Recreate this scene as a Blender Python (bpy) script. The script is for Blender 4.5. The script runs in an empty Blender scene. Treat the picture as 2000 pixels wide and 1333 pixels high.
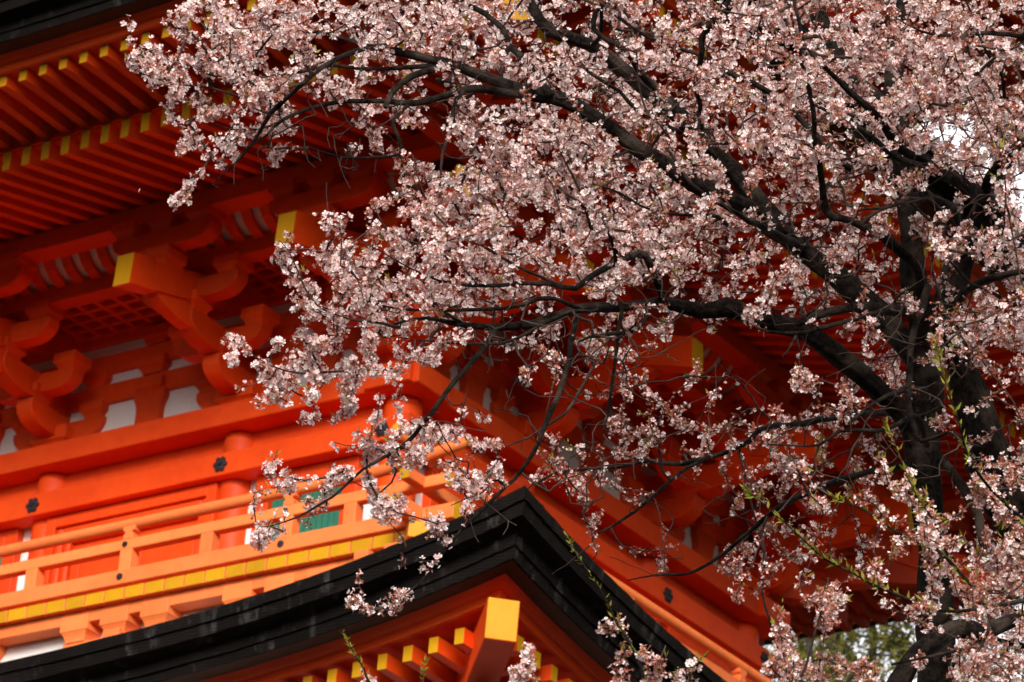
import bpy, math, random
import numpy as np
from mathutils import Matrix, Vector

# ------------------------------------------------------------------ camera, sky, sun, exposure
random.seed(7)
RNG = np.random.default_rng(11)
scn = bpy.context.scene
COL = scn.collection
EYE = np.array([0, 0, 1.6])
CR = np.array([0.8271783756, 0.5573071203, 0.0720049207])
CU = np.array([0.1881015556, -0.3953486509, 0.8990646523])
CF = np.array([-0.5295221806, 0.7301426010, 0.4318541912])
FPX = 8000.0
cam = bpy.data.cameras.new('camera')
camo = bpy.data.objects.new('camera', cam)
COL.objects.link(camo)
scn.camera = camo
M = Matrix.Identity(4)
for i in range(3):
    M[i][0] = CR[i]; M[i][1] = CU[i]; M[i][2] = -CF[i]; M[i][3] = EYE[i]
camo.matrix_world = M
cam.sensor_width = 36.0
cam.lens = FPX / 2000 * 36
cam.clip_start = 0.5
cam.clip_end = 3000
cam.dof.use_dof = True
cam.dof.focus_distance = 16.3
cam.dof.aperture_fstop = 9.5

world = bpy.data.worlds.new("World")
scn.world = world
world.use_nodes = True
wn = world.node_tree
bg = wn.nodes['Background']
sky = wn.nodes.new('ShaderNodeTexSky')
sky.sky_type = 'NISHITA'
sky.sun_disc = False
SUN_EL, SUN_AZ = math.radians(24), math.radians(149)   # azimuth measured clockwise from +Y
sky.sun_elevation = SUN_EL
sky.sun_rotation = SUN_AZ
sky.air_density = 1.0
sky.dust_density = 4.0
sky.ozone_density = 1.0
hs = wn.nodes.new('ShaderNodeHueSaturation')
hs.inputs['Saturation'].default_value = 0.12
wn.links.new(sky.outputs[0], hs.inputs['Color'])
# a bright bank of thin cloud in the north-west, behind the pagoda
tcw = wn.nodes.new('ShaderNodeTexCoord')
dotn = wn.nodes.new('ShaderNodeVectorMath'); dotn.operation = 'DOT_PRODUCT'
dotn.inputs[1].default_value = (-0.54, 0.75, 0.38)
wn.links.new(tcw.outputs['Generated'], dotn.inputs[0])
rng_ = wn.nodes.new('ShaderNodeMapRange'); rng_.interpolation_type = 'SMOOTHSTEP'
rng_.inputs['From Min'].default_value = 0.72; rng_.inputs['From Max'].default_value = 0.96
rng_.inputs['To Min'].default_value = 0.0; rng_.inputs['To Max'].default_value = 8.5
wn.links.new(dotn.outputs['Value'], rng_.inputs['Value'])
cl_ = wn.nodes.new('ShaderNodeMixRGB'); cl_.blend_type = 'ADD'; cl_.inputs['Fac'].default_value = 1.0
comb = wn.nodes.new('ShaderNodeVectorMath'); comb.operation = 'SCALE'; comb.inputs[0].default_value = (1.0, 0.98, 1.02)
wn.links.new(rng_.outputs[0], comb.inputs['Scale'])
wn.links.new(hs.outputs[0], cl_.inputs['Color1']); wn.links.new(comb.outputs[0], cl_.inputs['Color2'])
wn.links.new(cl_.outputs[0], bg.inputs['Color'])
bg.inputs['Strength'].default_value = 0.05

sl = bpy.data.lights.new('sun', 'SUN')
sl.energy = 1.5
sl.angle = math.radians(22)
sl.color = (1.0, 0.95, 0.88)
so = bpy.data.objects.new('sun', sl)
COL.objects.link(so)
sd = Vector((math.sin(SUN_AZ) * math.cos(SUN_EL), math.cos(SUN_AZ) * math.cos(SUN_EL), math.sin(SUN_EL)))
so.rotation_euler = sd.to_track_quat('Z', 'Y').to_euler()
so.location = (0, 0, 40)

scn.view_settings.view_transform = 'Standard'
scn.view_settings.look = 'None'
scn.view_settings.gamma = 1.0
scn.view_settings.use_curve_mapping = False
scn.view_settings.exposure = 1.47
scn.cycles.max_bounces = 8
scn.cycles.diffuse_bounces = 5

# ------------------------------------------------------------------ materials
def new_mat(name):
    m = bpy.data.materials.new(name)
    m.use_nodes = True
    nt = m.node_tree
    return m, nt, nt.nodes['Principled BSDF']

def wood_mat(name, c0, c1, rough=0.55, scale=6.0, bump=0.12, stretch=(1, 1, 1), dirt=None, dirt_amt=0.0, dirt_stretch=(1, 1, 1), joints=False):
    """painted timber: two tones of the same paint broken up by noise, faint grain, worn flecks"""
    m, nt, b = new_mat(name)
    N = nt.nodes; L = nt.links
    tc = N.new('ShaderNodeTexCoord')
    mp = N.new('ShaderNodeMapping'); mp.inputs['Scale'].default_value = stretch
    L.new(tc.outputs['Object'], mp.inputs['Vector'])
    n1 = N.new('ShaderNodeTexNoise'); n1.inputs['Scale'].default_value = scale; n1.inputs['Detail'].default_value = 6
    L.new(mp.outputs[0], n1.inputs['Vector'])
    n2 = N.new('ShaderNodeTexNoise'); n2.inputs['Scale'].default_value = 0.9; n2.inputs['Detail'].default_value = 3
    L.new(tc.outputs['Object'], n2.inputs['Vector'])
    add = N.new('ShaderNodeMath'); add.operation = 'MULTIPLY_ADD'
    L.new(n1.outputs['Fac'], add.inputs[0]); add.inputs[1].default_value = 0.55
    L.new(n2.outputs['Fac'], add.inputs[2])
    ramp = N.new('ShaderNodeValToRGB')
    ramp.color_ramp.elements[0].position = 0.55; ramp.color_ramp.elements[0].color = (*c0, 1)
    ramp.color_ramp.elements[1].position = 1.0; ramp.color_ramp.elements[1].color = (*c1, 1)
    L.new(add.outputs[0], ramp.inputs['Fac'])
    out = ramp.outputs['Color']
    if dirt:
        n3 = N.new('ShaderNodeTexNoise'); n3.inputs['Scale'].default_value = 3.2; n3.inputs['Detail'].default_value = 8
        n3.inputs['Roughness'].default_value = 0.7
        m3 = N.new('ShaderNodeMapping'); m3.inputs['Scale'].default_value = dirt_stretch
        L.new(tc.outputs['Object'], m3.inputs['Vector']); L.new(m3.outputs[0], n3.inputs['Vector'])
        r3 = N.new('ShaderNodeValToRGB')
        r3.color_ramp.elements[0].position = 0.56; r3.color_ramp.elements[0].color = (0, 0, 0, 1)
        r3.color_ramp.elements[1].position = 0.74; r3.color_ramp.elements[1].color = (dirt_amt,) * 3 + (1,)
        L.new(n3.outputs['Fac'], r3.inputs['Fac'])
        mx = N.new('ShaderNodeMixRGB'); mx.inputs['Color2'].default_value = (*dirt, 1)
        L.new(r3.outputs['Color'], mx.inputs['Fac']); L.new(out, mx.inputs['Color1'])
        out = mx.outputs['Color']
    if joints:
        sx = N.new('ShaderNodeSeparateXYZ'); L.new(tc.outputs['Object'], sx.inputs[0])
        a1 = N.new('ShaderNodeMath'); a1.operation = 'ADD'; L.new(sx.outputs[0], a1.inputs[0]); L.new(sx.outputs[1], a1.inputs[1])
        zq = N.new('ShaderNodeMath'); zq.operation = 'MULTIPLY_ADD'; L.new(sx.outputs[2], zq.inputs[0]); zq.inputs[1].default_value = 0.35; L.new(a1.outputs[0], zq.inputs[2])
        nj = N.new('ShaderNodeTexNoise'); nj.inputs['Scale'].default_value = 1.1; L.new(tc.outputs['Object'], nj.inputs['Vector'])
        a2 = N.new('ShaderNodeMath'); a2.operation = 'MULTIPLY_ADD'; L.new(nj.outputs['Fac'], a2.inputs[0]); a2.inputs[1].default_value = 0.5; L.new(zq.outputs[0], a2.inputs[2])
        fr = N.new('ShaderNodeMath'); fr.operation = 'PINGPONG'; L.new(a2.outputs[0], fr.inputs[0]); fr.inputs[1].default_value = 0.31
        jr = N.new('ShaderNodeValToRGB')
        jr.color_ramp.elements[0].position = 0.0; jr.color_ramp.elements[0].color = (0.40, 0.40, 0.40, 1)
        jr.color_ramp.elements[1].position = 0.045; jr.color_ramp.elements[1].color = (0, 0, 0, 1)
        L.new(fr.outputs[0], jr.inputs['Fac'])
        ng = N.new('ShaderNodeTexNoise'); ng.inputs['Scale'].default_value = 2.3; L.new(tc.outputs['Object'], ng.inputs['Vector'])
        gr = N.new('ShaderNodeMapRange'); gr.inputs['From Min'].default_value = 0.48; gr.inputs['From Max'].default_value = 0.70; L.new(ng.outputs['Fac'], gr.inputs['Value'])
        jn = N.new('ShaderNodeMath'); jn.operation = 'MULTIPLY'; L.new(jr.outputs['Color'], jn.inputs[0]); L.new(gr.outputs[0], jn.inputs[1])
        mj = N.new('ShaderNodeMixRGB'); mj.inputs['Color2'].default_value = (*dirt, 1)
        L.new(jn.outputs[0], mj.inputs['Fac']); L.new(out, mj.inputs['Color1']); out = mj.outputs['Color']
    oi = N.new('ShaderNodeObjectInfo')
    mr = N.new('ShaderNodeMapRange'); mr.inputs['To Min'].default_value = 0.86; mr.inputs['To Max'].default_value = 1.08
    L.new(oi.outputs['Random'], mr.inputs['Value'])
    hv = N.new('ShaderNodeHueSaturation'); L.new(mr.outputs[0], hv.inputs['Value']); L.new(out, hv.inputs['Color'])
    out = hv.outputs['Color']
    L.new(out, b.inputs['Base Color'])
    b.inputs['Roughness'].default_value = rough
    b.inputs['Specular IOR Level'].default_value = 0.08 if joints else 0.25
    if bump:
        bp = N.new('ShaderNodeBump'); bp.inputs['Strength'].default_value = bump; bp.inputs['Distance'].default_value = 0.02
        hgt = n1.outputs['Fac']
        if joints:
            wv = N.new('ShaderNodeTexWave'); wv.bands_direction = 'Z'; wv.inputs['Scale'].default_value = 13; wv.inputs['Distortion'].default_value = 3.5; wv.inputs['Detail'].default_value = 3
            L.new(tc.outputs['Object'], wv.inputs['Vector'])
            wa = N.new('ShaderNodeMath'); wa.operation = 'MULTIPLY_ADD'; L.new(wv.outputs['Fac'], wa.inputs[0]); wa.inputs[1].default_value = 0.6; L.new(n1.outputs['Fac'], wa.inputs[2]); hgt = wa.outputs[0]
        L.new(hgt, bp.inputs['Height']); L.new(bp.outputs[0], b.inputs['Normal'])
    return m

VERM = wood_mat('vermilion_paint', (0.66, 0.047, 0.002), (0.80, 0.072, 0.004), scale=9, dirt=(0.42, 0.035, 0.003), dirt_amt=0.35)
PALE_VERM = wood_mat('pale_vermilion_paint', (0.74, 0.152, 0.034), (0.84, 0.200, 0.052), scale=9, dirt=(0.66, 0.15, 0.03), dirt_amt=0.35)  # paler, more orange vermilion for the balconies and railings
YEL = wood_mat('yellow_end_paint', (0.46, 0.212, 0.001), (0.56, 0.265, 0.002), scale=14, dirt=(0.55, 0.27, 0.01), dirt_amt=0.5)
PLASTER = wood_mat('white_plaster', (0.74, 0.71, 0.67), (0.82, 0.79, 0.76), scale=12, rough=0.9, dirt=(0.58, 0.54, 0.50), dirt_amt=0.35)
GREEN = wood_mat('green_lattice_paint', (0.012, 0.12, 0.07), (0.018, 0.16, 0.095), scale=10)
IRON = wood_mat('black_iron', (0.018, 0.014, 0.018), (0.03, 0.024, 0.03), rough=0.5, scale=20, bump=0.3)
SHINGLE = wood_mat('black_copper_roof_edge', (0.0035, 0.0024, 0.002), (0.008, 0.0056, 0.005), rough=0.8, scale=4, bump=0.28, stretch=(2.2, 2.2, 0.9),
                   dirt=(0.075, 0.068, 0.066), dirt_amt=0.7, dirt_stretch=(2.6, 2.6, 0.8), joints=True)
BROWNB = wood_mat('dark_brown_board', (0.030, 0.012, 0.005), (0.045, 0.020, 0.008), rough=0.7)
STONE = wood_mat('grey_stone', (0.22, 0.21, 0.20), (0.32, 0.31, 0.29), rough=0.9, scale=8)
GRAVEL = wood_mat('dark_earth', (0.025, 0.022, 0.017), (0.05, 0.045, 0.036), rough=0.95, scale=30, bump=0.4)
GRASS = wood_mat('hill_green', (0.018, 0.03, 0.01), (0.035, 0.05, 0.018), rough=0.95, scale=3)

def bark_mat(name, c0, c1, pale, bump=0.9, scale=26, pale_pos=(0.54, 0.72)):
    m, nt, b = new_mat(name)
    N = nt.nodes; L = nt.links
    tc = N.new('ShaderNodeTexCoord')
    n1 = N.new('ShaderNodeTexNoise'); n1.inputs['Scale'].default_value = scale; n1.inputs['Detail'].default_value = 8; n1.inputs['Roughness'].default_value = 0.7
    L.new(tc.outputs['Object'], n1.inputs['Vector'])
    n2 = N.new('ShaderNodeTexNoise'); n2.inputs['Scale'].default_value = 7; n2.inputs['Detail'].default_value = 5
    L.new(tc.outputs['Object'], n2.inputs['Vector'])
    r = N.new('ShaderNodeValToRGB')
    r.color_ramp.elements[0].position = 0.42; r.color_ramp.elements[0].color = (*c0, 1)
    r.color_ramp.elements[1].position = 0.64; r.color_ramp.elements[1].color = (*c1, 1)
    L.new(n1.outputs['Fac'], r.inputs['Fac'])
    r2 = N.new('ShaderNodeValToRGB')
    r2.color_ramp.elements[0].position = pale_pos[0]; r2.color_ramp.elements[0].color = (0, 0, 0, 1)
    r2.color_ramp.elements[1].position = pale_pos[1]; r2.color_ramp.elements[1].color = (0.6, 0.6, 0.6, 1)
    L.new(n2.outputs['Fac'], r2.inputs['Fac'])
    mx = N.new('ShaderNodeMixRGB'); mx.inputs['Color2'].default_value = (*pale, 1)
    L.new(r2.outputs[0], mx.inputs['Fac']); L.new(r.outputs[0], mx.inputs['Color1'])
    L.new(mx.outputs[0], b.inputs['Base Color'])
    b.inputs['Roughness'].default_value = 0.9
    b.inputs['Specular IOR Level'].default_value = 0.15
    bp = N.new('ShaderNodeBump'); bp.inputs['Strength'].default_value = bump; bp.inputs['Distance'].default_value = 0.02
    L.new(n1.outputs['Fac'], bp.inputs['Height']); L.new(bp.outputs[0], b.inputs['Normal'])
    return m

BARK = bark_mat('cherry_bark', (0.003, 0.002, 0.0016), (0.030, 0.019, 0.014), (0.095, 0.068, 0.052), bump=1.0, scale=34, pale_pos=(0.50, 0.70))
TWIG = bark_mat('cherry_twig', (0.028, 0.017, 0.014), (0.065, 0.041, 0.034), (0.11, 0.075, 0.063), bump=0.3)
FARBARK = bark_mat('far_tree_bark', (0.02, 0.016, 0.012), (0.04, 0.03, 0.024), (0.06, 0.05, 0.04))

def leaf_like(name, transl, attr=None, ca=None, cb=None, rough=0.6):
    """thin petal or leaf: colour varies per face through a stored random value, some light passes through"""
    m, nt, b = new_mat(name)
    N = nt.nodes; L = nt.links
    at = N.new('ShaderNodeAttribute'); at.attribute_name = 'tint'
    mx = N.new('ShaderNodeMixRGB'); mx.inputs['Color1'].default_value = (*ca, 1); mx.inputs['Color2'].default_value = (*cb, 1)
    L.new(at.outputs['Fac'], mx.inputs['Fac'])
    L.new(mx.outputs[0], b.inputs['Base Color'])
    b.inputs['Roughness'].default_value = rough
    b.inputs['Specular IOR Level'].default_value = 0.15
    if transl:
        t = N.new('ShaderNodeBsdfTranslucent'); L.new(mx.outputs[0], t.inputs['Color'])
        ms = N.new('ShaderNodeMixShader'); ms.inputs[0].default_value = transl
        L.new(b.outputs[0], ms.inputs[1]); L.new(t.outputs[0], ms.inputs[2])
        L.new(ms.outputs[0], nt.nodes['Material Output'].inputs['Surface'])
    return m

PETAL = leaf_like('petal', 0.38, ca=(0.94, 0.65, 0.63), cb=(0.97, 0.90, 0.875))
CALYX = leaf_like('calyx_and_stalk', 0.1, ca=(0.42, 0.10, 0.075), cb=(0.58, 0.27, 0.18))
LEAF = leaf_like('young_leaf', 0.35, ca=(0.20, 0.22, 0.018), cb=(0.34, 0.28, 0.05))
FARLEAF = leaf_like('far_spring_leaf', 0.35, ca=(0.085, 0.085, 0.010), cb=(0.15, 0.135, 0.022))

# ------------------------------------------------------------------ mesh helpers
class MB:
    """collects shapes for ONE mesh object"""
    def __init__(self):
        self.v = []; self.f = []; self.m = []
    def poly(self, pts, mi=0):
        n = len(self.v); self.v.extend([tuple(p) for p in pts]); self.f.append(list(range(n, n + len(pts)))); self.m.append(mi)
    def hexa(self, p, mi=0, ends=None):
        """p: 8 points, bottom ring 0-3, top ring 4-7"""
        n = len(self.v); self.v.extend([tuple(q) for q in p])
        F = [(0, 3, 2, 1), (4, 5, 6, 7), (0, 1, 5, 4), (1, 2, 6, 5), (2, 3, 7, 6), (3, 0, 4, 7)]
        for i, f in enumerate(F):
            self.f.append([n + k for k in f]); self.m.append(ends.get(i, mi) if ends else mi)
    def box(self, T, s0, s1, e0, e1, z0, z1, mi=0, ends=None):
        """T maps (s,e,z) to xyz; face 2 of the box is the outward (e1) side"""
        p = [T(s0, e1, z0), T(s1, e1, z0), T(s1, e0, z0), T(s0, e0, z0), T(s0, e1, z1), T(s1, e1, z1), T(s1, e0, z1), T(s0, e0, z1)]
        self.hexa(p, mi, ends)
    def prism(self, A, B, mi=0, end_mi=None):
        """A,B: matching outlines; side quads and the two caps"""
        n = len(self.v); k = len(A)
        self.v.extend([tuple(q) for q in A]); self.v.extend([tuple(q) for q in B])
        for i in range(k):
            j = (i + 1) % k
            self.f.append([n + i, n + j, n + k + j, n + k + i]); self.m.append(mi if end_mi is None else end_mi.get(i, mi))
        self.f.append([n + i for i in reversed(range(k))]); self.m.append(mi)
        self.f.append([n + k + i for i in range(k)]); self.m.append(mi)
    def tube(self, pts, radii, sides=10, mi=0, cap=True, wob=0.0):
        pts = [np.array(p, float) for p in pts]
        n0 = len(self.v); prev = None
        for i, p in enumerate(pts):
            t = pts[min(i + 1, len(pts) - 1)] - pts[max(i - 1, 0)]
            t = t / (np.linalg.norm(t) + 1e-9)
            if prev is None:
                a = np.cross(t, [0, 0, 1.0])
                if np.linalg.norm(a) < 0.1: a = np.cross(t, [1.0, 0, 0])
            else:
                a = prev - t * np.dot(prev, t)
            a /= np.linalg.norm(a); b = np.cross(t, a); prev = a
            for q in range(sides):
                ang = 2 * math.pi * q / sides
                r = radii[i] * (1 + (random.uniform(-wob, wob) if wob else 0))
                self.v.append(tuple(p + r * (math.cos(ang) * a + math.sin(ang) * b)))
        for i in range(len(pts) - 1):
            for q in range(sides):
                q2 = (q + 1) % sides
                self.f.append([n0 + i * sides + q, n0 + i * sides + q2, n0 + (i + 1) * sides + q2, n0 + (i + 1) * sides + q]); self.m.append(mi)
        if cap:
            self.f.append([n0 + q for q in reversed(range(sides))]); self.m.append(mi)
            self.f.append([n0 + (len(pts) - 1) * sides + q for q in range(sides)]); self.m.append(mi)
    def build(self, name, mats, parent=None, bevel=0.0, smooth=False, link=True):
        me = bpy.data.meshes.new(name)
        me.from_pydata(self.v, [], self.f)
        for m in (mats if isinstance(mats, (list, tuple)) else [mats]): me.materials.append(m)
        me.polygons.foreach_set('material_index', self.m)
        if smooth: me.polygons.foreach_set('use_smooth', [True] * len(self.f))
        import bmesh
        bm = bmesh.new(); bm.from_mesh(me); bmesh.ops.recalc_face_normals(bm, faces=bm.faces); bm.to_mesh(me); bm.free()
        me.update()
        o = bpy.data.objects.new(name, me)
        if link: COL.objects.link(o)
        if parent: o.parent = parent
        if bevel:
            bv = o.modifiers.new('worn_edges', 'BEVEL'); bv.width = bevel; bv.segments = 1; bv.limit_method = 'ANGLE'; bv.angle_limit = math.radians(50)
        return o

def thing(name, label, cat, loc=(0, 0, 0), group=None):
    o = bpy.data.objects.new(name, None); COL.objects.link(o)
    o.location = loc; o['label'] = label; o['category'] = cat
    o.empty_display_size = 0.2
    if group: o['group'] = group
    return o

def tag(o, label, cat, group=None, kind=None):
    if label: o['label'] = label
    if cat: o['category'] = cat
    if group: o['group'] = group
    if kind: o['kind'] = kind
    return o

# ------------------------------------------------------------------ ground and added hill ring
def sheet(name, mat, f, x0, x1, y0, y1, nx, ny):
    mb = MB()
    for j in range(ny + 1):
        for i in range(nx + 1):
            x = x0 + (x1 - x0) * i / nx; y = y0 + (y1 - y0) * j / ny
            mb.v.append((x, y, f(x, y)))
    for j in range(ny):
        for i in range(nx):
            a = j * (nx + 1) + i
            mb.f.append([a, a + 1, a + nx + 2, a + nx + 1]); mb.m.append(0)
    o = mb.build(name, mat, smooth=True); o['kind'] = 'structure'; return o

sheet('ground', GRAVEL, lambda x, y: 0.0, -900, 900, -900, 900, 4, 4)
def hill_h(x, y):
    r = math.hypot(x + 11, y - 14); a = math.atan2(y - 14, x + 11)
    t = min(1, max(0, (r - 42) / 48)); t = t * t * (3 - 2 * t)
    return -0.4 + t * (22.0 + 2.0 * math.sin(3 * a + 1) + 1.2 * math.sin(7 * a)) + max(0, r - 90) * 0.06
hm = MB(); NR, NA = 16, 90
for j in range(NR + 1):
    r = 40 + 320 * (j / NR) ** 1.7
    for i in range(NA):
        a_ = 2 * math.pi * i / NA
        x, y = -11 + r * math.cos(a_), 14 + r * math.sin(a_)
        hm.v.append((x, y, hill_h(x, y)))
for j in range(NR):
    for i in range(NA):
        i2 = (i + 1) % NA
        hm.f.append([j * NA + i, j * NA + i2, (j + 1) * NA + i2, (j + 1) * NA + i]); hm.m.append(0)
ho = hm.build('sky_blocking_hills', GRASS, smooth=True); ho['kind'] = 'structure'  # unseen ring, raised all round to cut low sky light under the eaves

# ------------------------------------------------------------------ the pagoda
PX, PY = -21.93860206, 28.56015685          # axis of the corner column nearest to the camera
H = 3.1602                                  # half the width between corner columns
SA, SB = 1.95566, 2.40910                   # side bay, middle bay
ZW = 1.6                                    # heights below were measured from eye level
CX, CY = PX - H, PY + H
PAG = thing('vermilion_pagoda', 'tall vermilion wooden pagoda with black roof edges and yellow painted rafter ends', 'pagoda', (CX, CY, 0))

def face(k):
    """map (s along the face, e outward from the column axis plane, z) to pagoda coordinates, face k of 4"""
    c, s_ = [(1, 0), (0, 1), (-1, 0), (0, -1)][k]
    def T(s, e, z):
        x, y = s, -(H + e)
        return np.array([c * x - s_ * y, s_ * x + c * y, z + ZW])
    return T
FT = [face(k) for k in range(4)]
def diagT(k):
    """corner between face k and face k+1: q runs outward along the diagonal (as an offset of both axes), w sideways"""
    T = FT[k]
    r2 = math.sqrt(0.5)
    def D(w, q, z):
        return T(H + q + w * r2, q - w * r2, z)
    return D

COLS_S = [-H, -SB / 2, SB / 2, H]

# --- eaves: shared builder for the upper and the lower roof
PROFILE = [  # offset outward from the rafter tips, height above the mid rafter tip, extra rise at the corner, material of the strip that ends here
    (0.03, 0.10, .50, 0), (0.06, 0.112, .50, 0), (0.075, 0.165, .51, 0), (0.12, 0.170, .52, 0), (0.185, 0.212, .54, 0),
    (0.20, 0.216, .545, 1), (0.36, 0.205, .56, 1), (0.385, 0.195, .575, 2), (0.405, 0.268, .59, 2), (0.425, 0.272, .59, 2),
    (0.432, 0.338, .61, 2), (0.445, 0.345, .62, 2), (0.565, 0.382, .635, 2), (0.585, 0.378, .64, 2), (0.605, 0.468, .65, 2),
    (0.628, 0.474, .65, 2), (0.640, 0.555, .658, 2), (0.60, 0.585, .66, 2)]
POW = 3.6
def hsh(i, j):
    v = math.sin(i * 12.9898 + j * 78.233) * 43758.5453
    return (v - math.floor(v)) * 2 - 1
def swept(mb, k, half_of, pts, nseg=40, ragged=None):
    """pts: list of (e, z, rise, mat): strips swept along face k, mitred at the corners"""
    T = FT[k]
    us = np.sin(np.linspace(-1, 1, nseg + 1) * math.pi / 2)
    rows = []
    for a_i, (e, z, r, m) in enumerate(pts):
        jag = m == ragged
        rows.append([T(u * (H + e), e + (0.004 * hsh(i, a_i) if jag else 0), z + r * abs(u) ** POW + (0.004 * hsh(i * 3 + 1, a_i) if jag else 0)) for i, u in enumerate(us)])
    for a in range(len(pts) - 1):
        mi = pts[a + 1][3]
        for i in range(nseg):
            mb.poly([rows[a][i], rows[a][i + 1], rows[a + 1][i + 1], rows[a + 1][i]], mi)

def eaves(tag_, tip_e, tip_z, inner_e, inner_z, slope, roof_in_e, roof_in_z, purl_e, wall_e, ind_faces, srange, apex=None):
    """one storey's roof: edge layers, boards, two rows of rafters, hip rafters, roof surface"""
    roof = MB()
    prof = [(tip_e + o, tip_z + h, r, m) for (o, h, r, m) in PROFILE]
    top = prof[-1]
    edge_mb = MB(); board_mb = MB()
    for k in range(4):
        swept(board_mb, k, None, [(p[0], p[1], p[2], p[3]) for p in prof[:5]])
        swept(edge_mb, k, None, [(p[0], p[1], p[2], max(0, p[3] - 1)) for p in prof[4:]], nseg=110, ragged=1)
        n = 8; pts = []
        for i in range(n + 1):
            t = i / n
            e = top[0] + (roof_in_e - top[0]) * t
            z = top[1] + (roof_in_z - top[1]) * (0.75 * t + 0.25 * t * t)
            pts.append((e, z, top[2] * (1 - t) ** 1.5, 0))
        swept(roof, k, None, pts)
    ro = roof.build('roof', SHINGLE, PAG)
    edge_mb.build('roof_edge', [BROWNB, SHINGLE], ro)
    board_mb.build('eave_board', VERM, ro)
    # soffit boards over the rafters
    sof = MB()
    kioi_e = inner_e + 0.03
    for k in range(4):
        swept(sof, k, None, [(tip_e + 0.05, tip_z + 0.128, .50, 0), (kioi_e, tip_z + 0.095, .46, 0)])
        swept(sof, k, None, [(inner_e + 0.02, inner_z + 0.19, .44, 0), (purl_e, inner_z + 0.19 + slope * (inner_e - purl_e), 0.0, 0),
                             (wall_e, inner_z + 0.19 + slope * (inner_e - wall_e), 0.0, 0)])
    sof.build('soffit', VERM, ro)
    kio = MB()
    for k in range(4):
        swept(kio, k, None, [(inner_e - 0.14, inner_z + 0.187, .44, 0), (inner_e - 0.03, inner_z + 0.187, .445, 0), (inner_e - 0.025, inner_z + 0.33, .46, 0)])
    kio.build('eave_board', VERM, ro)
    # rafters
    half = H + tip_e + 0.64
    def rise(s, amp): return amp * (abs(s) / half) ** POW
    outer_stuff = MB(); inner_stuff = MB()
    sp = 0.2425
    for k in range(4):
        T = FT[k]
        n = int((H + tip_e - 0.22) / sp)
        for i in range(-n, n + 1):
            s = i * sp
            # flying rafter
            w = 0.044
            e_in = max(inner_e - 0.25, abs(s) - H + 0.12)
            if e_in < tip_e - 0.1:
                show = (k in ind_faces) and srange[k][0] <= s <= srange[k][1]
                mb = MB() if show else outer_stuff
                rb = rise(s, .5)
                es = [tip_e, tip_e - 0.32, (tip_e + e_in) / 2 - 0.12, e_in] if tip_e - e_in > 0.7 else [tip_e, (tip_e + e_in) / 2, e_in]
                zs = []
                for e in es:
                    t = (tip_e - e) / (tip_e - inner_e)
                    zs.append(tip_z + 0.03 * math.sin(min(1, t) * math.pi * 0.8) - 0.055 * t)
                for a in range(len(es) - 1):
                    ra = rise(s, .5 - 0.06 * (tip_e - es[a])); rc = rise(s, .5 - 0.06 * (tip_e - es[a + 1]))
                    p = [T(s - w, es[a], zs[a] + ra), T(s + w, es[a], zs[a] + ra), T(s + w, es[a + 1], zs[a + 1] + rc), T(s - w, es[a + 1], zs[a + 1] + rc),
                         T(s - w, es[a], zs[a] + .13 + ra), T(s + w, es[a], zs[a] + .13 + ra), T(s + w, es[a + 1], zs[a + 1] + .13 + rc), T(s - w, es[a + 1], zs[a + 1] + .13 + rc)]
                    mb.hexa(p, 0, {2: 1} if a == 0 else None)
                if show: mb.build('flying_rafter', [VERM, YEL], PAG)
            # base rafter
            w = 0.048
            e_in = max(wall_e, abs(s) - H + 0.12)
            if e_in < inner_e - 0.1:
                show = (k in ind_faces) and srange[k][2] <= s <= srange[k][3]
                mb = MB() if show else inner_stuff
                r0 = rise(s, .44); z1 = inner_z + slope * (inner_e - e_in)
                r1 = r0 * max(0, (e_in - purl_e) / (inner_e - purl_e))
                p = [T(s - w, inner_e, inner_z + r0), T(s + w, inner_e, inner_z + r0), T(s + w, e_in, z1 + r1), T(s - w, e_in, z1 + r1),
                     T(s - w, inner_e, inner_z + r0 + .19), T(s + w, inner_e, inner_z + r0 + .19), T(s + w, e_in, z1 + r1 + .19), T(s - w, e_in, z1 + r1 + .19)]
                mb.hexa(p, 0, {2: 1})
                if show: mb.build('base_rafter', [VERM, YEL], PAG)
    if outer_stuff.f: outer_stuff.build('flying_rafter', [VERM, YEL], PAG)['kind'] = 'stuff'
    if inner_stuff.f: inner_stuff.build('base_rafter', [VERM, YEL], PAG)['kind'] = 'stuff'
    # hip rafters along the diagonals
    for k in range(4):
        D = diagT(k)
        mb = MB(); w = 0.125
        q0, q1 = tip_e + 0.19, inner_e - 0.3
        zA = tip_z + .5 * ((H + tip_e) / half) ** POW - 0.18
        zB = inner_z + .44 * ((H + inner_e) / half) ** POW - 0.02
        hh = 0.33
        mb.hexa([D(-w, q0, zA), D(w, q0, zA), D(w, q1, zB), D(-w, q1, zB), D(-w, q0 + .02, zA + hh), D(w, q0 + .02, zA + hh), D(w, q1, zB + hh), D(-w, q1, zB + hh)], 0, {2: 1})
        mb.build('hip_rafter', [VERM, YEL], PAG, bevel=0.006)
        mb = MB(); w = 0.135
        q0, q1 = inner_e + 0.22, wall_e
        zA = inner_z + .44 * ((H + inner_e) / half) ** POW - 0.26
        zB = inner_z + slope * (inner_e - wall_e) - 0.15
        mb.hexa([D(-w, q0, zA), D(w, q0, zA), D(w, q1, zB), D(-w, q1, zB), D(-w, q0, zA + .3), D(w, q0, zA + .3), D(w, q1, zB + .3), D(-w, q1, zB + .3)], 0, {2: 1})
        mb.build('hip_rafter', [VERM, YEL], PAG, bevel=0.006)
    return ro

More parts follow.
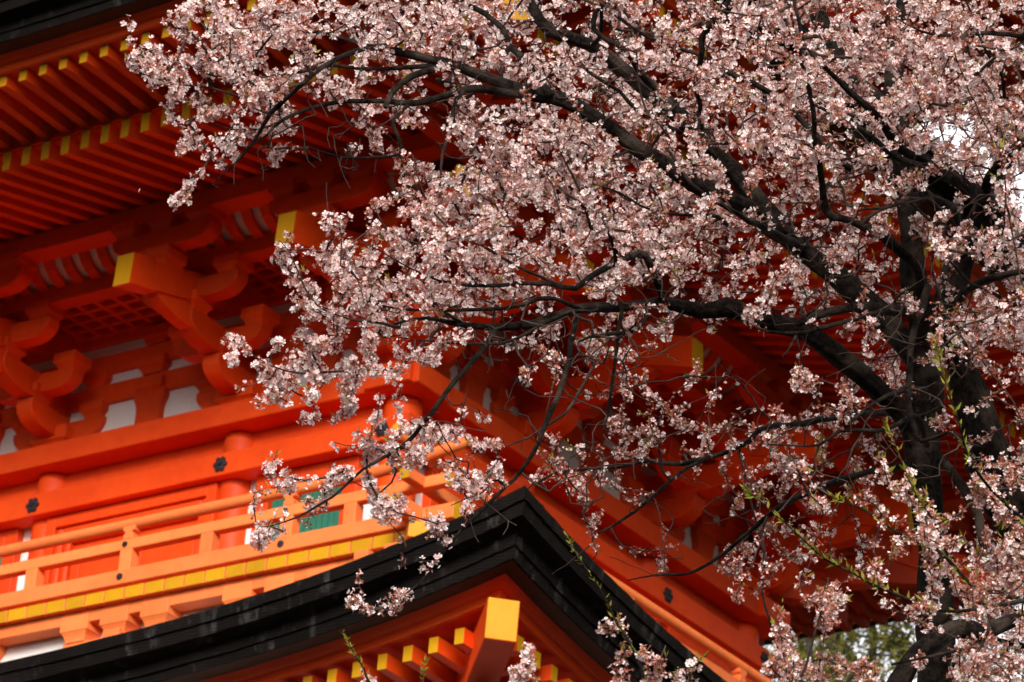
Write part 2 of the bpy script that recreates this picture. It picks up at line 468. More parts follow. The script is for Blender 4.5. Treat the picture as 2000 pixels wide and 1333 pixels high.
UP_TIP_E, UP_TIP_Z, UP_IN_E, UP_IN_Z = 4.33, 18.235, 3.38, 17.985
eaves('upper', UP_TIP_E, UP_TIP_Z, UP_IN_E, UP_IN_Z, 0.2275, 1.1, 20.3, 1.6, 0.1, (0, 1),
      {0: (-0.9, 5.2, -1.2, 4.6), 1: (-4.6, 6.5, -4.2, 6.0)})
DZ3 = 6.55
eaves('third', UP_TIP_E - 0.3, UP_TIP_Z + DZ3, UP_IN_E - 0.3, UP_IN_Z + DZ3, 0.2275, -2.9, 29.5, 1.4, 0.0, (), {})
LO_TIP_E, LO_TIP_Z = 4.70, 11.24
eaves('lower', LO_TIP_E, LO_TIP_Z, 3.75, 10.99, 0.2275, 1.16, 13.35, 1.9, 0.9, (0, 1),
      {0: (3.0, 7.9, 9, 9), 1: (-7.9, -4.9, 9, 9)})

# --- columns
def flower_outline(n=6, r0=0.056, r1=0.084, seg=8):
    pts = []
    for i in range(n * seg):
        a = 2 * math.pi * i / (n * seg)
        pts.append(((r0 + (r1 - r0) * abs(math.cos(a * n / 2)) ** 0.8) * math.cos(a), (r0 + (r1 - r0) * abs(math.cos(a * n / 2)) ** 0.8) * math.sin(a)))
    return pts

for k in range(4):
    for s in COLS_S[:3] if k != 3 else COLS_S[:3]:
        T = FT[k]; mb = MB()
        base = T(s, 0, 14.3); topz = 16.75
        mb.tube([T(s, 0, z) for z in (14.2, 15.0, 16.2, 16.40, 16.47, 16.492)], [.19, .19, .19, .188, .178, .16], sides=28)
        mb.build('column', VERM, PAG, smooth=False).data.polygons.foreach_set('use_smooth', [True] * len(mb.f))

# --- wall beams, plaster, tie beams
def beam_all(name, mat, e0, e1, z0, z1, over=0.0, faces=(0, 1, 2, 3), bevel=0.008, seg=1):
    objs = []
    for k in faces:
        mb = MB(); T = FT[k]
        zz = 0.003 * (k % 2)
        mb.box(T, -(H + e1 + over), H + e1 + over, e0, e1, z0 + zz, z1 + zz)
        objs.append(mb.build(name, mat, PAG, bevel=bevel))
    return objs

for k in range(4):
    mb = MB(); T = FT[k]
    mb.box(T, -H, H, -0.06, 0.03, 13.0, 18.55)
    mb.build('plaster_wall', PLASTER, PAG)
ties = beam_all('tie_beam', VERM, 0.06, 0.304, 15.962, 16.203, over=0.003)
for k in (0, 1):
    T = FT[k]
    for s in COLS_S:
        mb = MB()
        o2 = flower_outline()
        zc = 16.074
        A = [T(s + a, 0.300, zc + b) for a, b in o2]; B = [T(s + a, 0.322, zc + b) for a, b in o2]
        mb.prism(A, B)
        for q in range(6):
            an = q * math.pi / 3
            c = [T(s + .04 * math.cos(an) + .026 * math.cos(t * math.pi / 5), 0.321, zc + .04 * math.sin(an) + .026 * math.sin(t * math.pi / 5)) for t in range(10)]
            d = [T(s + .04 * math.cos(an) + .014 * math.cos(t * math.pi / 5), 0.331, zc + .04 * math.sin(an) + .014 * math.sin(t * math.pi / 5)) for t in range(10)]
            mb.prism(c, d)
        c = [T(s + .022 * math.cos(t * math.pi / 5), 0.321, zc + .022 * math.sin(t * math.pi / 5)) for t in range(10)]
        d = [T(s + .012 * math.cos(t * math.pi / 5), 0.347, zc + .012 * math.sin(t * math.pi / 5)) for t in range(10)]
        mb.prism(c, d)
        mb.build('flower_fitting', IRON, ties[k])
# recessed board above the tie beam, head beam (daiwa) on top of the columns
beam_all('head_board', VERM, -0.03, 0.06, 16.19, 16.50)
beam_all('head_beam', VERM, -0.20, 0.343, 16.492, 16.724, over=0.06)
# stacked wall beams between the brackets
LV1, LV2, LV3, LV4, LVP = 16.85, 17.194, 17.537, 17.88, 18.19
for z0, z1 in ((LV2, LV2 + .21), (LV3, LV3 + .21), (LV4, LV4 + .20)):
    beam_all('wall_beam', VERM, -0.08, 0.092, z0, z1, over=0.25)

def block_mesh(mb, T, s, e, z0, w, d, h):
    """bearing block: square top, lower part curving in"""
    rings = [(0.70, 0.0), (0.72, 0.12), (0.80, 0.26), (0.93, 0.38), (1.0, 0.42), (1.0, 1.0)]
    for a in range(len(rings) - 1):
        (k0, t0), (k1, t1) = rings[a], rings[a + 1]
        p = []
        for kk, tt in ((k0, t0), (k1, t1)):
            hw, hd = w / 2 * kk, d / 2 * kk
            p += [T(s - hw, e + hd, z0 + h * tt), T(s + hw, e + hd, z0 + h * tt), T(s + hw, e - hd, z0 + h * tt), T(s - hw, e - hd, z0 + h * tt)]
        n = len(mb.v); mb.v.extend([tuple(q) for q in p])
        for i in range(4):
            j = (i + 1) % 4
            mb.f.append([n + i, n + j, n + 4 + j, n + 4 + i]); mb.m.append(0)
        if a == 0: mb.f.append([n + 3, n + 2, n + 1, n]); mb.m.append(0)
        if a == len(rings) - 2: mb.f.append([n + 4, n + 5, n + 6, n + 7]); mb.m.append(0)

def arm_outline(half, z0, z1, r=0.16):
    """boat-shaped bracket arm seen from the front: flat top, underside rounded up at both ends"""
    h = z1 - z0; pts = [(-half, z1)]
    prof = []
    for i in range(9):
        t = i / 8
        prof.append((half - r * 1.55 * (1 - math.cos(math.pi / 2 * (1 - t))) * 1.0, z0 + (h * 0.80) * (1 - math.sin(math.pi / 2 * (1 - t)))))
    # prof runs from the underside (t=0) to the end (t=1)
    right = [(x, z) for x, z in prof]
    left = [(-x, z) for x, z in prof]
    return [(-half, z1)] + left[::-1] + right + [(half, z1)]

def end_arm_outline(e_in, e_out, z0, z1, r=0.22, k=1.3):
    h = z1 - z0
    pts = [(e_in, z1), (e_in, z0)]
    for i in range(9):
        t = i / 8
        pts.append((e_out - r * k * (1 - math.cos(math.pi / 2 * (1 - t))), z0 + h * 0.72 * (1 - math.sin(math.pi / 2 * (1 - t)))))
    pts.append((e_out, z1))
    return pts

def arm_s(T, name, par, half, e0, e1, z0, z1):
    o = arm_outline(half, z0, z1); mb = MB()
    mb.prism([T(s, e1, z) for s, z in o], [T(s, e0, z) for s, z in o])
    return mb.build(name, VERM, par, bevel=0.006)
def arm_e(T, name, par, w, e_in, e_out, z0, z1, r=0.22, k=1.3):
    o = end_arm_outline(e_in, e_out, z0, z1, r, k); mb = MB()
    mb.prism([T(-w, e, z) for e, z in o], [T(w, e, z) for e, z in o])
    return mb.build(name, VERM, par, bevel=0.006)

def ident(s, e, z): return np.array([s, -e, z + ZW])

def make_cluster(name, T, scale_e=1.0, diag=False):
    """bracket set on one column, local origin on the column axis, outward = -y"""
    root = MB()
    q = scale_e
    block_mesh(root, T, 0, 0, 16.724, 0.47, 0.47, 0.26)
    ro = root.build(name, VERM, PAG, bevel=0.006)
    if not diag:
        arm_s(T, 'bracket_arm', ro, 0.60, -0.085, 0.095, LV1, LV1 + .21)
    arm_e(T, 'bracket_arm', ro, 0.103, -0.3, 0.64 * q, LV1 + .02, LV1 + .285, r=0.26)
    if not diag:
        arm_s(T, 'bracket_arm', ro, 0.56, 0.5 - .09, 0.5 + .09, LV2 + .005, LV2 + .21)
    arm_e(T, 'bracket_arm', ro, 0.104, -0.3, 1.12 * q, LV2 - .05, LV2 + .235, r=0.30)
    if not diag:
        arm_s(T, 'bracket_arm', ro, 0.60, 1.0 - .09, 1.0 + .09, LV3, LV3 + .212)
        arm_s(T, 'bracket_arm', ro, 0.62, 1.5 - .095, 1.5 + .095, LV4, LV4 + .195)
    # tail rafter sloping down and outward, yellow end
    mb = MB(); w = 0.102
    es = [-0.1, 0.6, 1.3, 1.75, 2.08]
    zb = [17.90, 17.66, 17.44, 17.33, 17.25]
    zt = [18.18, 17.95, 17.75, 17.66, 17.585]
    es = [e * q for e in es]
    for a in range(4):
        p = [T(-w, es[a + 1], zb[a + 1]), T(w, es[a + 1], zb[a + 1]), T(w, es[a], zb[a]), T(-w, es[a], zb[a]),
             T(-w, es[a + 1] - .02, zt[a + 1]), T(w, es[a + 1] - .02, zt[a + 1]), T(w, es[a], zt[a]), T(-w, es[a], zt[a])]
        mb.hexa(p, 0, {2: 1} if a == 3 else None)
    mb.build('tail_rafter', [VERM, YEL], ro)
    # carved nose under the tail rafter
    o = [(0.85, 17.50), (0.85, 17.40)]
    o += [(1.0, 17.24), (1.12, 17.225), (1.25, 17.235), (1.38, 17.255), (1.50, 17.28), (1.60, 17.325), (1.66, 17.38), (1.68, 17.44), (1.69, 17.48)]
    mb = MB(); mb.prism([T(-.078, e * q, z) for e, z in o], [T(.078, e * q, z) for e, z in o])
    mb.build('bracket_nose', VERM, ro, bevel=0.006)
    bl = [(0, 0.5 * q, LV1 + .275, .31), (0, 1.0 * q, LV2 + .225, .30), (0, 1.5 * q, LV4 - .20, .32)]
    if not diag:
        for s in (-.46, .46):
            bl += [(s, 0, LV1 + .20, .29), (s, 0.5, LV2 + .20, .28), (s, 1.0, LV3 + .20, .29), (s, 1.5, LV4 + .185, .30)]
        bl += [(0, 1.5, LV4 + .185, .30)]
        bl += [(-.46, 0, LV2 + .20, .30), (.46, 0, LV2 + .20, .30)]
    for s, e, z, w_ in bl:
        mb = MB(); block_mesh(mb, T, s, e, z, w_, w_, 0.172)
        mb.build('bearing_block', VERM, ro, bevel=0.005)
    return ro

proto = make_cluster('bracket_cluster', ident)
def dup(root, loc, rotz):
    r = root.copy(); COL.objects.link(r); r.location = loc; r.rotation_euler = (0, 0, rotz); r.parent = PAG
    for ch in list(root.children):
        c = ch.copy(); COL.objects.link(c); c.parent = r
    return r
first = True
for k in (0, 1, 2):
    for s in COLS_S:
        if k == 2 and s > 0: continue
        p = FT[k](s, 0, -ZW)
        if first:
            proto.location = p; proto.rotation_euler = (0, 0, k * math.pi / 2); first = False
        else:
            c_ = dup(proto, p, k * math.pi / 2)
            if k > 0 and s < -3: c_.scale = (0.992, 0.992, 0.9998)
dproto = make_cluster('corner_bracket', ident, scale_e=1.414 * 1.0, diag=True)
dproto.location = FT[0](H, 0, -ZW); dproto.rotation_euler = (0, 0, math.pi / 4)
for k in (1, 3):
    dup(dproto, FT[k](H, 0, -ZW), math.pi / 4 + k * math.pi / 2)

# the storey above, mostly hidden by the blossom
for k in range(4):
    T = FT[k]
    mb = MB(); mb.box(T, -H, H, -0.06, 0.03, 20.2, 24.9); mb.build('plaster_wall', PLASTER, PAG)
    for z0, z1, e1 in ((22.45, 22.72, .304), (23.02, 23.26, .343), (23.74, 23.95, .092), (24.08, 24.29, .092), (24.74, 24.94, 1.6)):
        mb = MB(); mb.box(T, -(H + e1 + .004 * k), H + e1 + .004 * k, -0.05 if e1 < 1 else e1 - .25, e1, z0 + .003 * (k % 2), z1 + .003 * (k % 2)); mb.build('tie_beam', VERM, PAG)
    mb = MB(); mb.box(T, -H, H, .031, .06, 20.3, 22.45); mb.build('wall_board', VERM, PAG)
    mb = MB(); mb.box(T, -(H + 1.2), H + 1.2, 0.0, 1.2, 20.9, 21.05); bf = mb.build('balcony_floor', PALE_VERM, PAG)
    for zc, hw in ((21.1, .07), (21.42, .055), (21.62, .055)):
        mb = MB(); mb.box(T, -(H + 1.5), H + 1.5, 1.15 + .002 * k, 1.27 + .002 * k, zc - hw + .004 * (k % 2), zc + hw + .004 * (k % 2)); mb.build('railing', PALE_VERM, bf)
for k in (0, 1):
    for s in COLS_S:
        c_ = dup(proto, FT[k](s, 0, -ZW + DZ3), k * math.pi / 2)
        if k > 0 and s < -3: c_.scale = (0.992, 0.992, 0.9998)

# mid-bay struts with blocks
def make_strut():
    mb = MB(); T = ident
    h0, h1 = 16.724, LV2
    o = [(-.155, h0), (.155, h0), (.150, h0 + .25), (.155, h0 + .31), (.175, h0 + .36), (.195, h0 + .40), (.195, h1 + .03), (-.195, h1 + .03), (-.195, h0 + .40), (-.175, h0 + .36), (-.155, h0 + .31), (-.150, h0 + .25)]
    mb.prism([T(s, .12, z) for s, z in o], [T(s, -.03, z) for s, z in o])
    r = mb.build('strut', VERM, PAG, bevel=0.005)
    for z in (LV2 - .045, LV2 + .205, LV3 + .205):
        b = MB(); block_mesh(b, T, 0, 0.01, z, .36, .30, .185); b.build('bearing_block', VERM, r, bevel=0.005)
    return r
st = make_strut(); first = True
for k in (0, 1):
    for s in (-(SB / 2 + SA / 2), 0.0, SB / 2 + SA / 2):
        p = FT[k](s, 0, -ZW)
        if first: st.location = p; st.rotation_euler = (0, 0, k * math.pi / 2); first = False
        else: dup(st, p, k * math.pi / 2)

# step-2 beam, ribbed cove, purlin, lattice ceiling
beam_all('bracket_beam', VERM, 0.905, 1.095, LV4, LV4 + .205, over=0.1, faces=(0, 1, 2))
beam_all('purlin', VERM, 1.36, 1.61, LVP + .01, LVP + .205, over=0.5, faces=(0, 1, 2))
for k in (0, 1):
    T = FT[k]
    mb = MB()
    ctrl = [(1.02, 18.06), (1.12, 18.075), (1.21, 18.105), (1.29, 18.16), (1.345, 18.235), (1.38, 18.33)]
    S = np.linspace(-H - 1.0, H + 1.0, 3)
    for a in range(len(ctrl) - 1):
        for i in range(2):
            mb.poly([T(S[i], ctrl[a][0], ctrl[a][1] + .02), T(S[i + 1], ctrl[a][0], ctrl[a][1] + .02), T(S[i + 1], ctrl[a + 1][0], ctrl[a + 1][1] + .02), T(S[i], ctrl[a + 1][0], ctrl[a + 1][1] + .02)], 0)
    cv = mb.build('ribbed_cove', PLASTER, PAG)
    n = 0
    s = -H - 0.95
    while s < H + 1.0:
        rb = MB()
        out = [(e, z) for e, z in ctrl]
        inn = [(e - .012, z - .055) if i not in (0,) else (e, z - .05) for i, (e, z) in enumerate(ctrl)]
        inn = [(e + .03 * (i / 5), z - .05 + .02 * (i / 5)) for i, (e, z) in enumerate(ctrl)]
        loop = out + inn[::-1]
        rb.prism([T(s - .058, e, z) for e, z in loop], [T(s + .058, e, z) for e, z in loop])
        rb.build('rib', VERM, cv)
        s += 0.228
    lat = MB()
    zl = 17.975
    for e in (0.10, 0.27, 0.44, 0.61, 0.78, 0.89):
        lat.box(T, -H - .9, H + .9, e - .025, e + .025, zl, zl + .06)
    s = -H - 0.9
    while s < H + 0.9:
        lat.box(T, s - .028, s + .028, 0.09, 0.91, zl - .004, zl + .056); s += 0.235
    lat.box(T, -H - .9, H + .9, 0.05, 0.95, zl + .09, zl + .12)
    lat.build('lattice_ceiling', VERM, PAG)

# --- doors and lattice windows
for k in (0, 1):
    T = FT[k]
    mb = MB(); hb = SB / 2 - 0.115
    mb.box(T, -hb, -hb + .12, .03, .20, 14.3, 15.95); mb.box(T, hb - .12, hb, .03, .20, 14.3, 15.95); mb.box(T, -hb + .12, hb - .12, .03, .20, 15.83, 15.95)
    mb.box(T, -hb + .1, hb - .1, .031, .042, 14.3, 15.9)
    d = mb.build('door_frame', VERM, PAG, bevel=0.006)
    mb = MB()
    # rounded inner moulding
    for a0, a1, e0, e1 in ((.12, .20, .03, .165), (.20, .27, .03, .12)):
        mb.box(T, -hb + a0, -hb + a1, e0, e1, 14.3, 15.83 - (a0 - .12)); mb.box(T, hb - a1, hb - a0, e0, e1, 14.3, 15.83 - (a0 - .12))
        mb.box(T, -hb + a1, hb - a1, e0, e1, 15.83 - (a1 - .12), 15.83 - (a0 - .12))
    mb.build('door_moulding', VERM, d, bevel=0.02)
    for sgn in (-1, 1):
        mb = MB()
        a, b_ = (-hb + .30, -.015) if sgn < 0 else (.015, hb - .30)
        mb.box(T, a, b_, .03, .065, 14.3, 15.60)
        mb.box(T, a, a + .11, .06, .085, 14.3, 15.60); mb.box(T, b_ - .11, b_, .06, .085, 14.3, 15.60)
        mb.box(T, a + .11, b_ - .11, .06, .085, 15.48, 15.60); mb.box(T, a + .11, b_ - .11, .06, .085, 14.86, 14.98)
        mb.build('door_panel', VERM, d, bevel=0.005)
    for sgn in (-1, 1):
        c = sgn * (SB / 2 + SA / 2 + (-.03))
        f = MB()
        wl, wr = c - .62, c + .62
        f.box(T, wl, wl + .17, .02, .13, 14.3, 15.95); f.box(T, wr - .17, wr, .02, .13, 14.3, 15.95)
        f.box(T, wl + .17, wr - .17, .02, .13, 15.76, 15.95); f.box(T, wl + .17, wr - .17, .02, .13, 14.3, 14.75)
        wo = f.build('lattice_window', VERM, PAG, bevel=0.006)
        g = MB(); x = wl + .20
        while x < wr - .18:
            g.prism([T(x - .032, .055, 14.75), T(x, .095, 14.75), T(x + .032, .055, 14.75)], [T(x - .032, .055, 15.76), T(x, .095, 15.76), T(x + .032, .055, 15.76)])
            x += .072
        g.box(T, wl + .17, wr - .17, .031, .05, 14.75, 15.76)
        g.build('window_bars', GREEN, wo)

# --- balcony
RAILZ = 15.064
for k in range(4):
    T = FT[k]
    vis = k in (0, 1)
    mb = MB()
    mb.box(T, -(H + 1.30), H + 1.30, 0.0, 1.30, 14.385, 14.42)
    bal = mb.build('balcony_floor', PALE_VERM, PAG)
    # joist ends in a row under the base rail
    n = int((H + 1.2) / 0.2415)
    for i in range(-n, n + 1):
        s = i * 0.2415 + 0.02
        if abs(s) > H + 1.24: continue
        jm = MB(); w = .1135
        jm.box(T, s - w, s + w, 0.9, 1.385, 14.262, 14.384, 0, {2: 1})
        if vis: jm.build('joist', [PALE_VERM, YEL], bal, bevel=0.004)
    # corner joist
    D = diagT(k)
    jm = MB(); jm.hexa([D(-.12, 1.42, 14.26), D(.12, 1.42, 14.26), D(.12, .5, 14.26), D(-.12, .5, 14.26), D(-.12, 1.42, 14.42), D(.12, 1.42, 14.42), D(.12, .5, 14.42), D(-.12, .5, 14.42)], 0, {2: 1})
    jm.build('joist', [PALE_VERM, YEL], bal, bevel=0.004)
    E0 = 1.316
    zo = 0.004 * (k % 2)
    rb = MB(); ex = 0.42
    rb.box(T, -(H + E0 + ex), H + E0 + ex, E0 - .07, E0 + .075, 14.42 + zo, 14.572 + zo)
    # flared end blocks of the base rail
    rail = rb.build('railing', PALE_VERM, PAG, bevel=0.008)
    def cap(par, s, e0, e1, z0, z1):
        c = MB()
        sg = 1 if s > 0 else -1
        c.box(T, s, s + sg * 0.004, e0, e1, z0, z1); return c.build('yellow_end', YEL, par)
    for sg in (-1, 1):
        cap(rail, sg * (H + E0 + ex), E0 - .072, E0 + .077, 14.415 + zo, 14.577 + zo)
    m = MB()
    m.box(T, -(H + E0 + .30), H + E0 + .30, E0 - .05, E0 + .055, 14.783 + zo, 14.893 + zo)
    mo = m.build('middle_rail', PALE_VERM, rail, bevel=0.008)
    for sg in (-1, 1): 
        c = MB(); s = sg * (H + E0 + .30); c.box(T, s, s + sg * .004, E0 - .052, E0 + .057, 14.781 + zo, 14.897 + zo); c.build('yellow_end', YEL, mo)
    # round top rail, turned up at the ends
    t = MB(); pts = []; rad = []
    for u in np.linspace(-1, 1, 41):
        s = u * (H + E0 + .46)
        up = 0.13 * max(0, (abs(s) - (H + 0.55)) / 1.2) ** 2.0
        pts.append(T(s, E0, RAILZ + up + zo * 4)); rad.append(0.057)
    t.tube(pts, rad, sides=16)
    to = t.build('top_rail', PALE_VERM, rail, smooth=True)
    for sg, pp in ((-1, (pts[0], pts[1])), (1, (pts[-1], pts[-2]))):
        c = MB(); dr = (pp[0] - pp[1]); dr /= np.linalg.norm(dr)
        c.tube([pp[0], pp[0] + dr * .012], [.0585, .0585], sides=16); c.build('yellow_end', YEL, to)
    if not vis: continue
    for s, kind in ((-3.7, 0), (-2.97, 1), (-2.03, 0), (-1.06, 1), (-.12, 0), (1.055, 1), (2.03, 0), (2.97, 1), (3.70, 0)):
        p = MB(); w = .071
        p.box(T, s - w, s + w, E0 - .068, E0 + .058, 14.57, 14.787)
        po = p.build('baluster', PALE_VERM, rail, bevel=0.006)
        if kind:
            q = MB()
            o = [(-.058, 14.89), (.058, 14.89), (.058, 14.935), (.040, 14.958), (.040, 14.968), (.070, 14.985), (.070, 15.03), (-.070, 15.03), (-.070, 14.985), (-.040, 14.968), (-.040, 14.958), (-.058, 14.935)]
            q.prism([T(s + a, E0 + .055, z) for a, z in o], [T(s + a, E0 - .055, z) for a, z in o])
            q.build('rail_support', PALE_VERM, po, bevel=0.005)
            for zc, ef, r in ((14.838, E0 + .055, .031), (14.497, E0 + .075, .036)):
                b = MB()
                c1 = [T(s + r * math.cos(t_ * math.pi / 10) - .02, ef, zc + r * math.sin(t_ * math.pi / 10)) for t_ in range(20)]
                c2 = [T(s + r * .9 * math.cos(t_ * math.pi / 10) - .02, ef + .014, zc + r * .9 * math.sin(t_ * math.pi / 10)) for t_ in range(20)]
                b.prism(c1, c2)
                c3 = [T(s + .012 * math.cos(t_ * math.pi / 5) - .02, ef + .013, zc + .012 * math.sin(t_ * math.pi / 5)) for t_ in range(10)]
                c4 = [T(s + .008 * math.cos(t_ * math.pi / 5) - .02, ef + .024, zc + .008 * math.sin(t_ * math.pi / 5)) for t_ in range(10)]
                b.prism(c3, c4)
                b.build('nail_cover', IRON, po)
    # brackets under the balcony
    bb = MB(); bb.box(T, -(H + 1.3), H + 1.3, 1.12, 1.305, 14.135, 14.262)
    bbo = bb.build('balcony_beam', PALE_VERM, PAG, bevel=0.006)
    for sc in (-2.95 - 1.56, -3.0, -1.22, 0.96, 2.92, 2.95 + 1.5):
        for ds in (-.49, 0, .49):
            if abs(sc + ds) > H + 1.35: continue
            b = MB(); block_mesh(b, T, sc + ds, 1.205, 13.955, .335, .24, .26); b.build('bearing_block', PALE_VERM, bbo, bevel=0.005)
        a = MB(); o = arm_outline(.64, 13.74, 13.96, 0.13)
        a.prism([T(sc + x, 1.275, z) for x, z in o], [T(sc + x, 1.12, z) for x, z in o]); a.build('bracket_arm', PALE_VERM, bbo, bevel=0.006)
        a = MB(); a.box(T, sc - .10, sc + .10, 1.09, 1.34, 13.45, 14.0); a.build('bracket_arm', PALE_VERM, bbo, bevel=0.006)
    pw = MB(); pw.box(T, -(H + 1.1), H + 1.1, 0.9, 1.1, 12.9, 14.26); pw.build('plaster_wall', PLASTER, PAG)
    lb = MB(); lb.box(T, -(H + 1.2), H + 1.2, 1.0, 1.2, 13.2, 13.5); lb.build('balcony_beam', PALE_VERM, PAG)

# --- lower storey below the frame
for k in range(4):
    T = FT[k]
    mb = MB(); mb.box(T, -(H + .9), H + .9, .8, .95, 0.0, 11.9); mb.build('plaster_wall', PLASTER, PAG)
    mb = MB(); mb.box(T, -(H + 2.0), H + 2.0, 1.66, 1.9, 11.15, 11.40); mb.build('purlin', VERM, PAG)
    for z in (3.2, 6.4, 9.6):
        mb = MB(); mb.box(T, -(H + 1.25), H + 1.25, .9, 1.2, z, z + .4); mb.build('tie_beam', VERM, PAG)
    for s in (-(H + .95), -1.4, 1.4):
        mb = MB(); mb.tube([T(s, .95, 0), T(s, .95, 10.6)], [.22, .22], sides=20); mb.build('column', VERM, PAG, smooth=True)
    mb = MB(); mb.box(T, -(H + 3), H + 3, -H, 3.0, -1.6, 0.0)
    if k == 0: mb.box(T, -(H + 3), H + 3, -2 * H - 3.0, -H, -1.6, 0.0); mb.build('stone_base', STONE, PAG)

# --- wind bell on the near hip of the lower roof
bx = np.array([CX, CY, 0]) + diagT(0)(0, 4.29, 11.485)
WB = thing('wind_bell', 'black iron wind bell hanging under the yellow ended hip beam of the near roof corner', 'bell', tuple(bx))
def Z(x, y, z): return np.array([x, y, z])
mb = MB(); mb.tube([Z(0, 0, .03), Z(0, 0, -.005), Z(0, 0, -.03)], [.062, .066, .03], sides=20); mb.build('mount_plate', IRON, WB, smooth=False)
mb = MB(); mb.tube([Z(0, 0, -.02), Z(0, 0, -.07), Z(.02, 0, -.10), Z(.02, 0, -.14), Z(0, 0, -.17), Z(-.02, 0, -.14), Z(-.015, 0, -.10)], [.014] * 7, sides=8); mb.build('hook', IRON, WB)
mb = MB(); mb.tube([Z(0, 0, -.15), Z(0, 0, -.17), Z(0, 0, -.20), Z(0, 0, -.40), Z(0, 0, -.46)], [.02, .06, .085, .10, .125], sides=20, cap=True); mb.build('bell_body', IRON, WB)
mb = MB(); mb.box(lambda s, e, z: Z(s, e, z), -.05, .05, -.004, .004, -.66, -.50); mb.tube([Z(0, 0, -.46), Z(0, 0, -.52)], [.006, .006], sides=6); mb.build('clapper', IRON, WB)
#@@TREES
# ------------------------------------------------------------------ trees
def at(px, py, t):
    """point seen in direction (px, py) of the 2000 px wide view at t metres along the view axis"""
    return EYE + t * (CF + CR * (px - 1000) / FPX - CU * (py - 666.5) / FPX)

class Skel:
    """a growing skeleton: nodes with parents; limbs first, then twigs reaching for flower clusters"""
    def __init__(self):
        self.P = []; self.par = []; self.r = []; self.limb = []; self.dir = []
    def add(self, p, par, r, limb, d):
        self.P.append(p); self.par.append(par); self.r.append(r); self.limb.append(limb); self.dir.append(d)
        return len(self.P) - 1

def smooth_path(pts, step):
    """Catmull-Rom through the points (each x,y,z,r), resampled every step metres"""
    pts = [np.array(p, float) for p in pts]
    pts = [2 * pts[0] - pts[1]] + pts + [2 * pts[-1] - pts[-2]]
    out = []
    for i in range(1, len(pts) - 2):
        a, b, c, d = pts[i - 1:i + 3]
        n = max(2, int(np.linalg.norm((c - b)[:3]) / step))
        for j in range(n):
            t = j / n
            out.append(0.5 * ((2 * b) + (c - a) * t + (2 * a - 5 * b + 4 * c - d) * t * t + (3 * b - a - 3 * c + d) * t ** 3))
    out.append(pts[-2])
    return out

PXM = FPX   # pixels per metre at 1 m
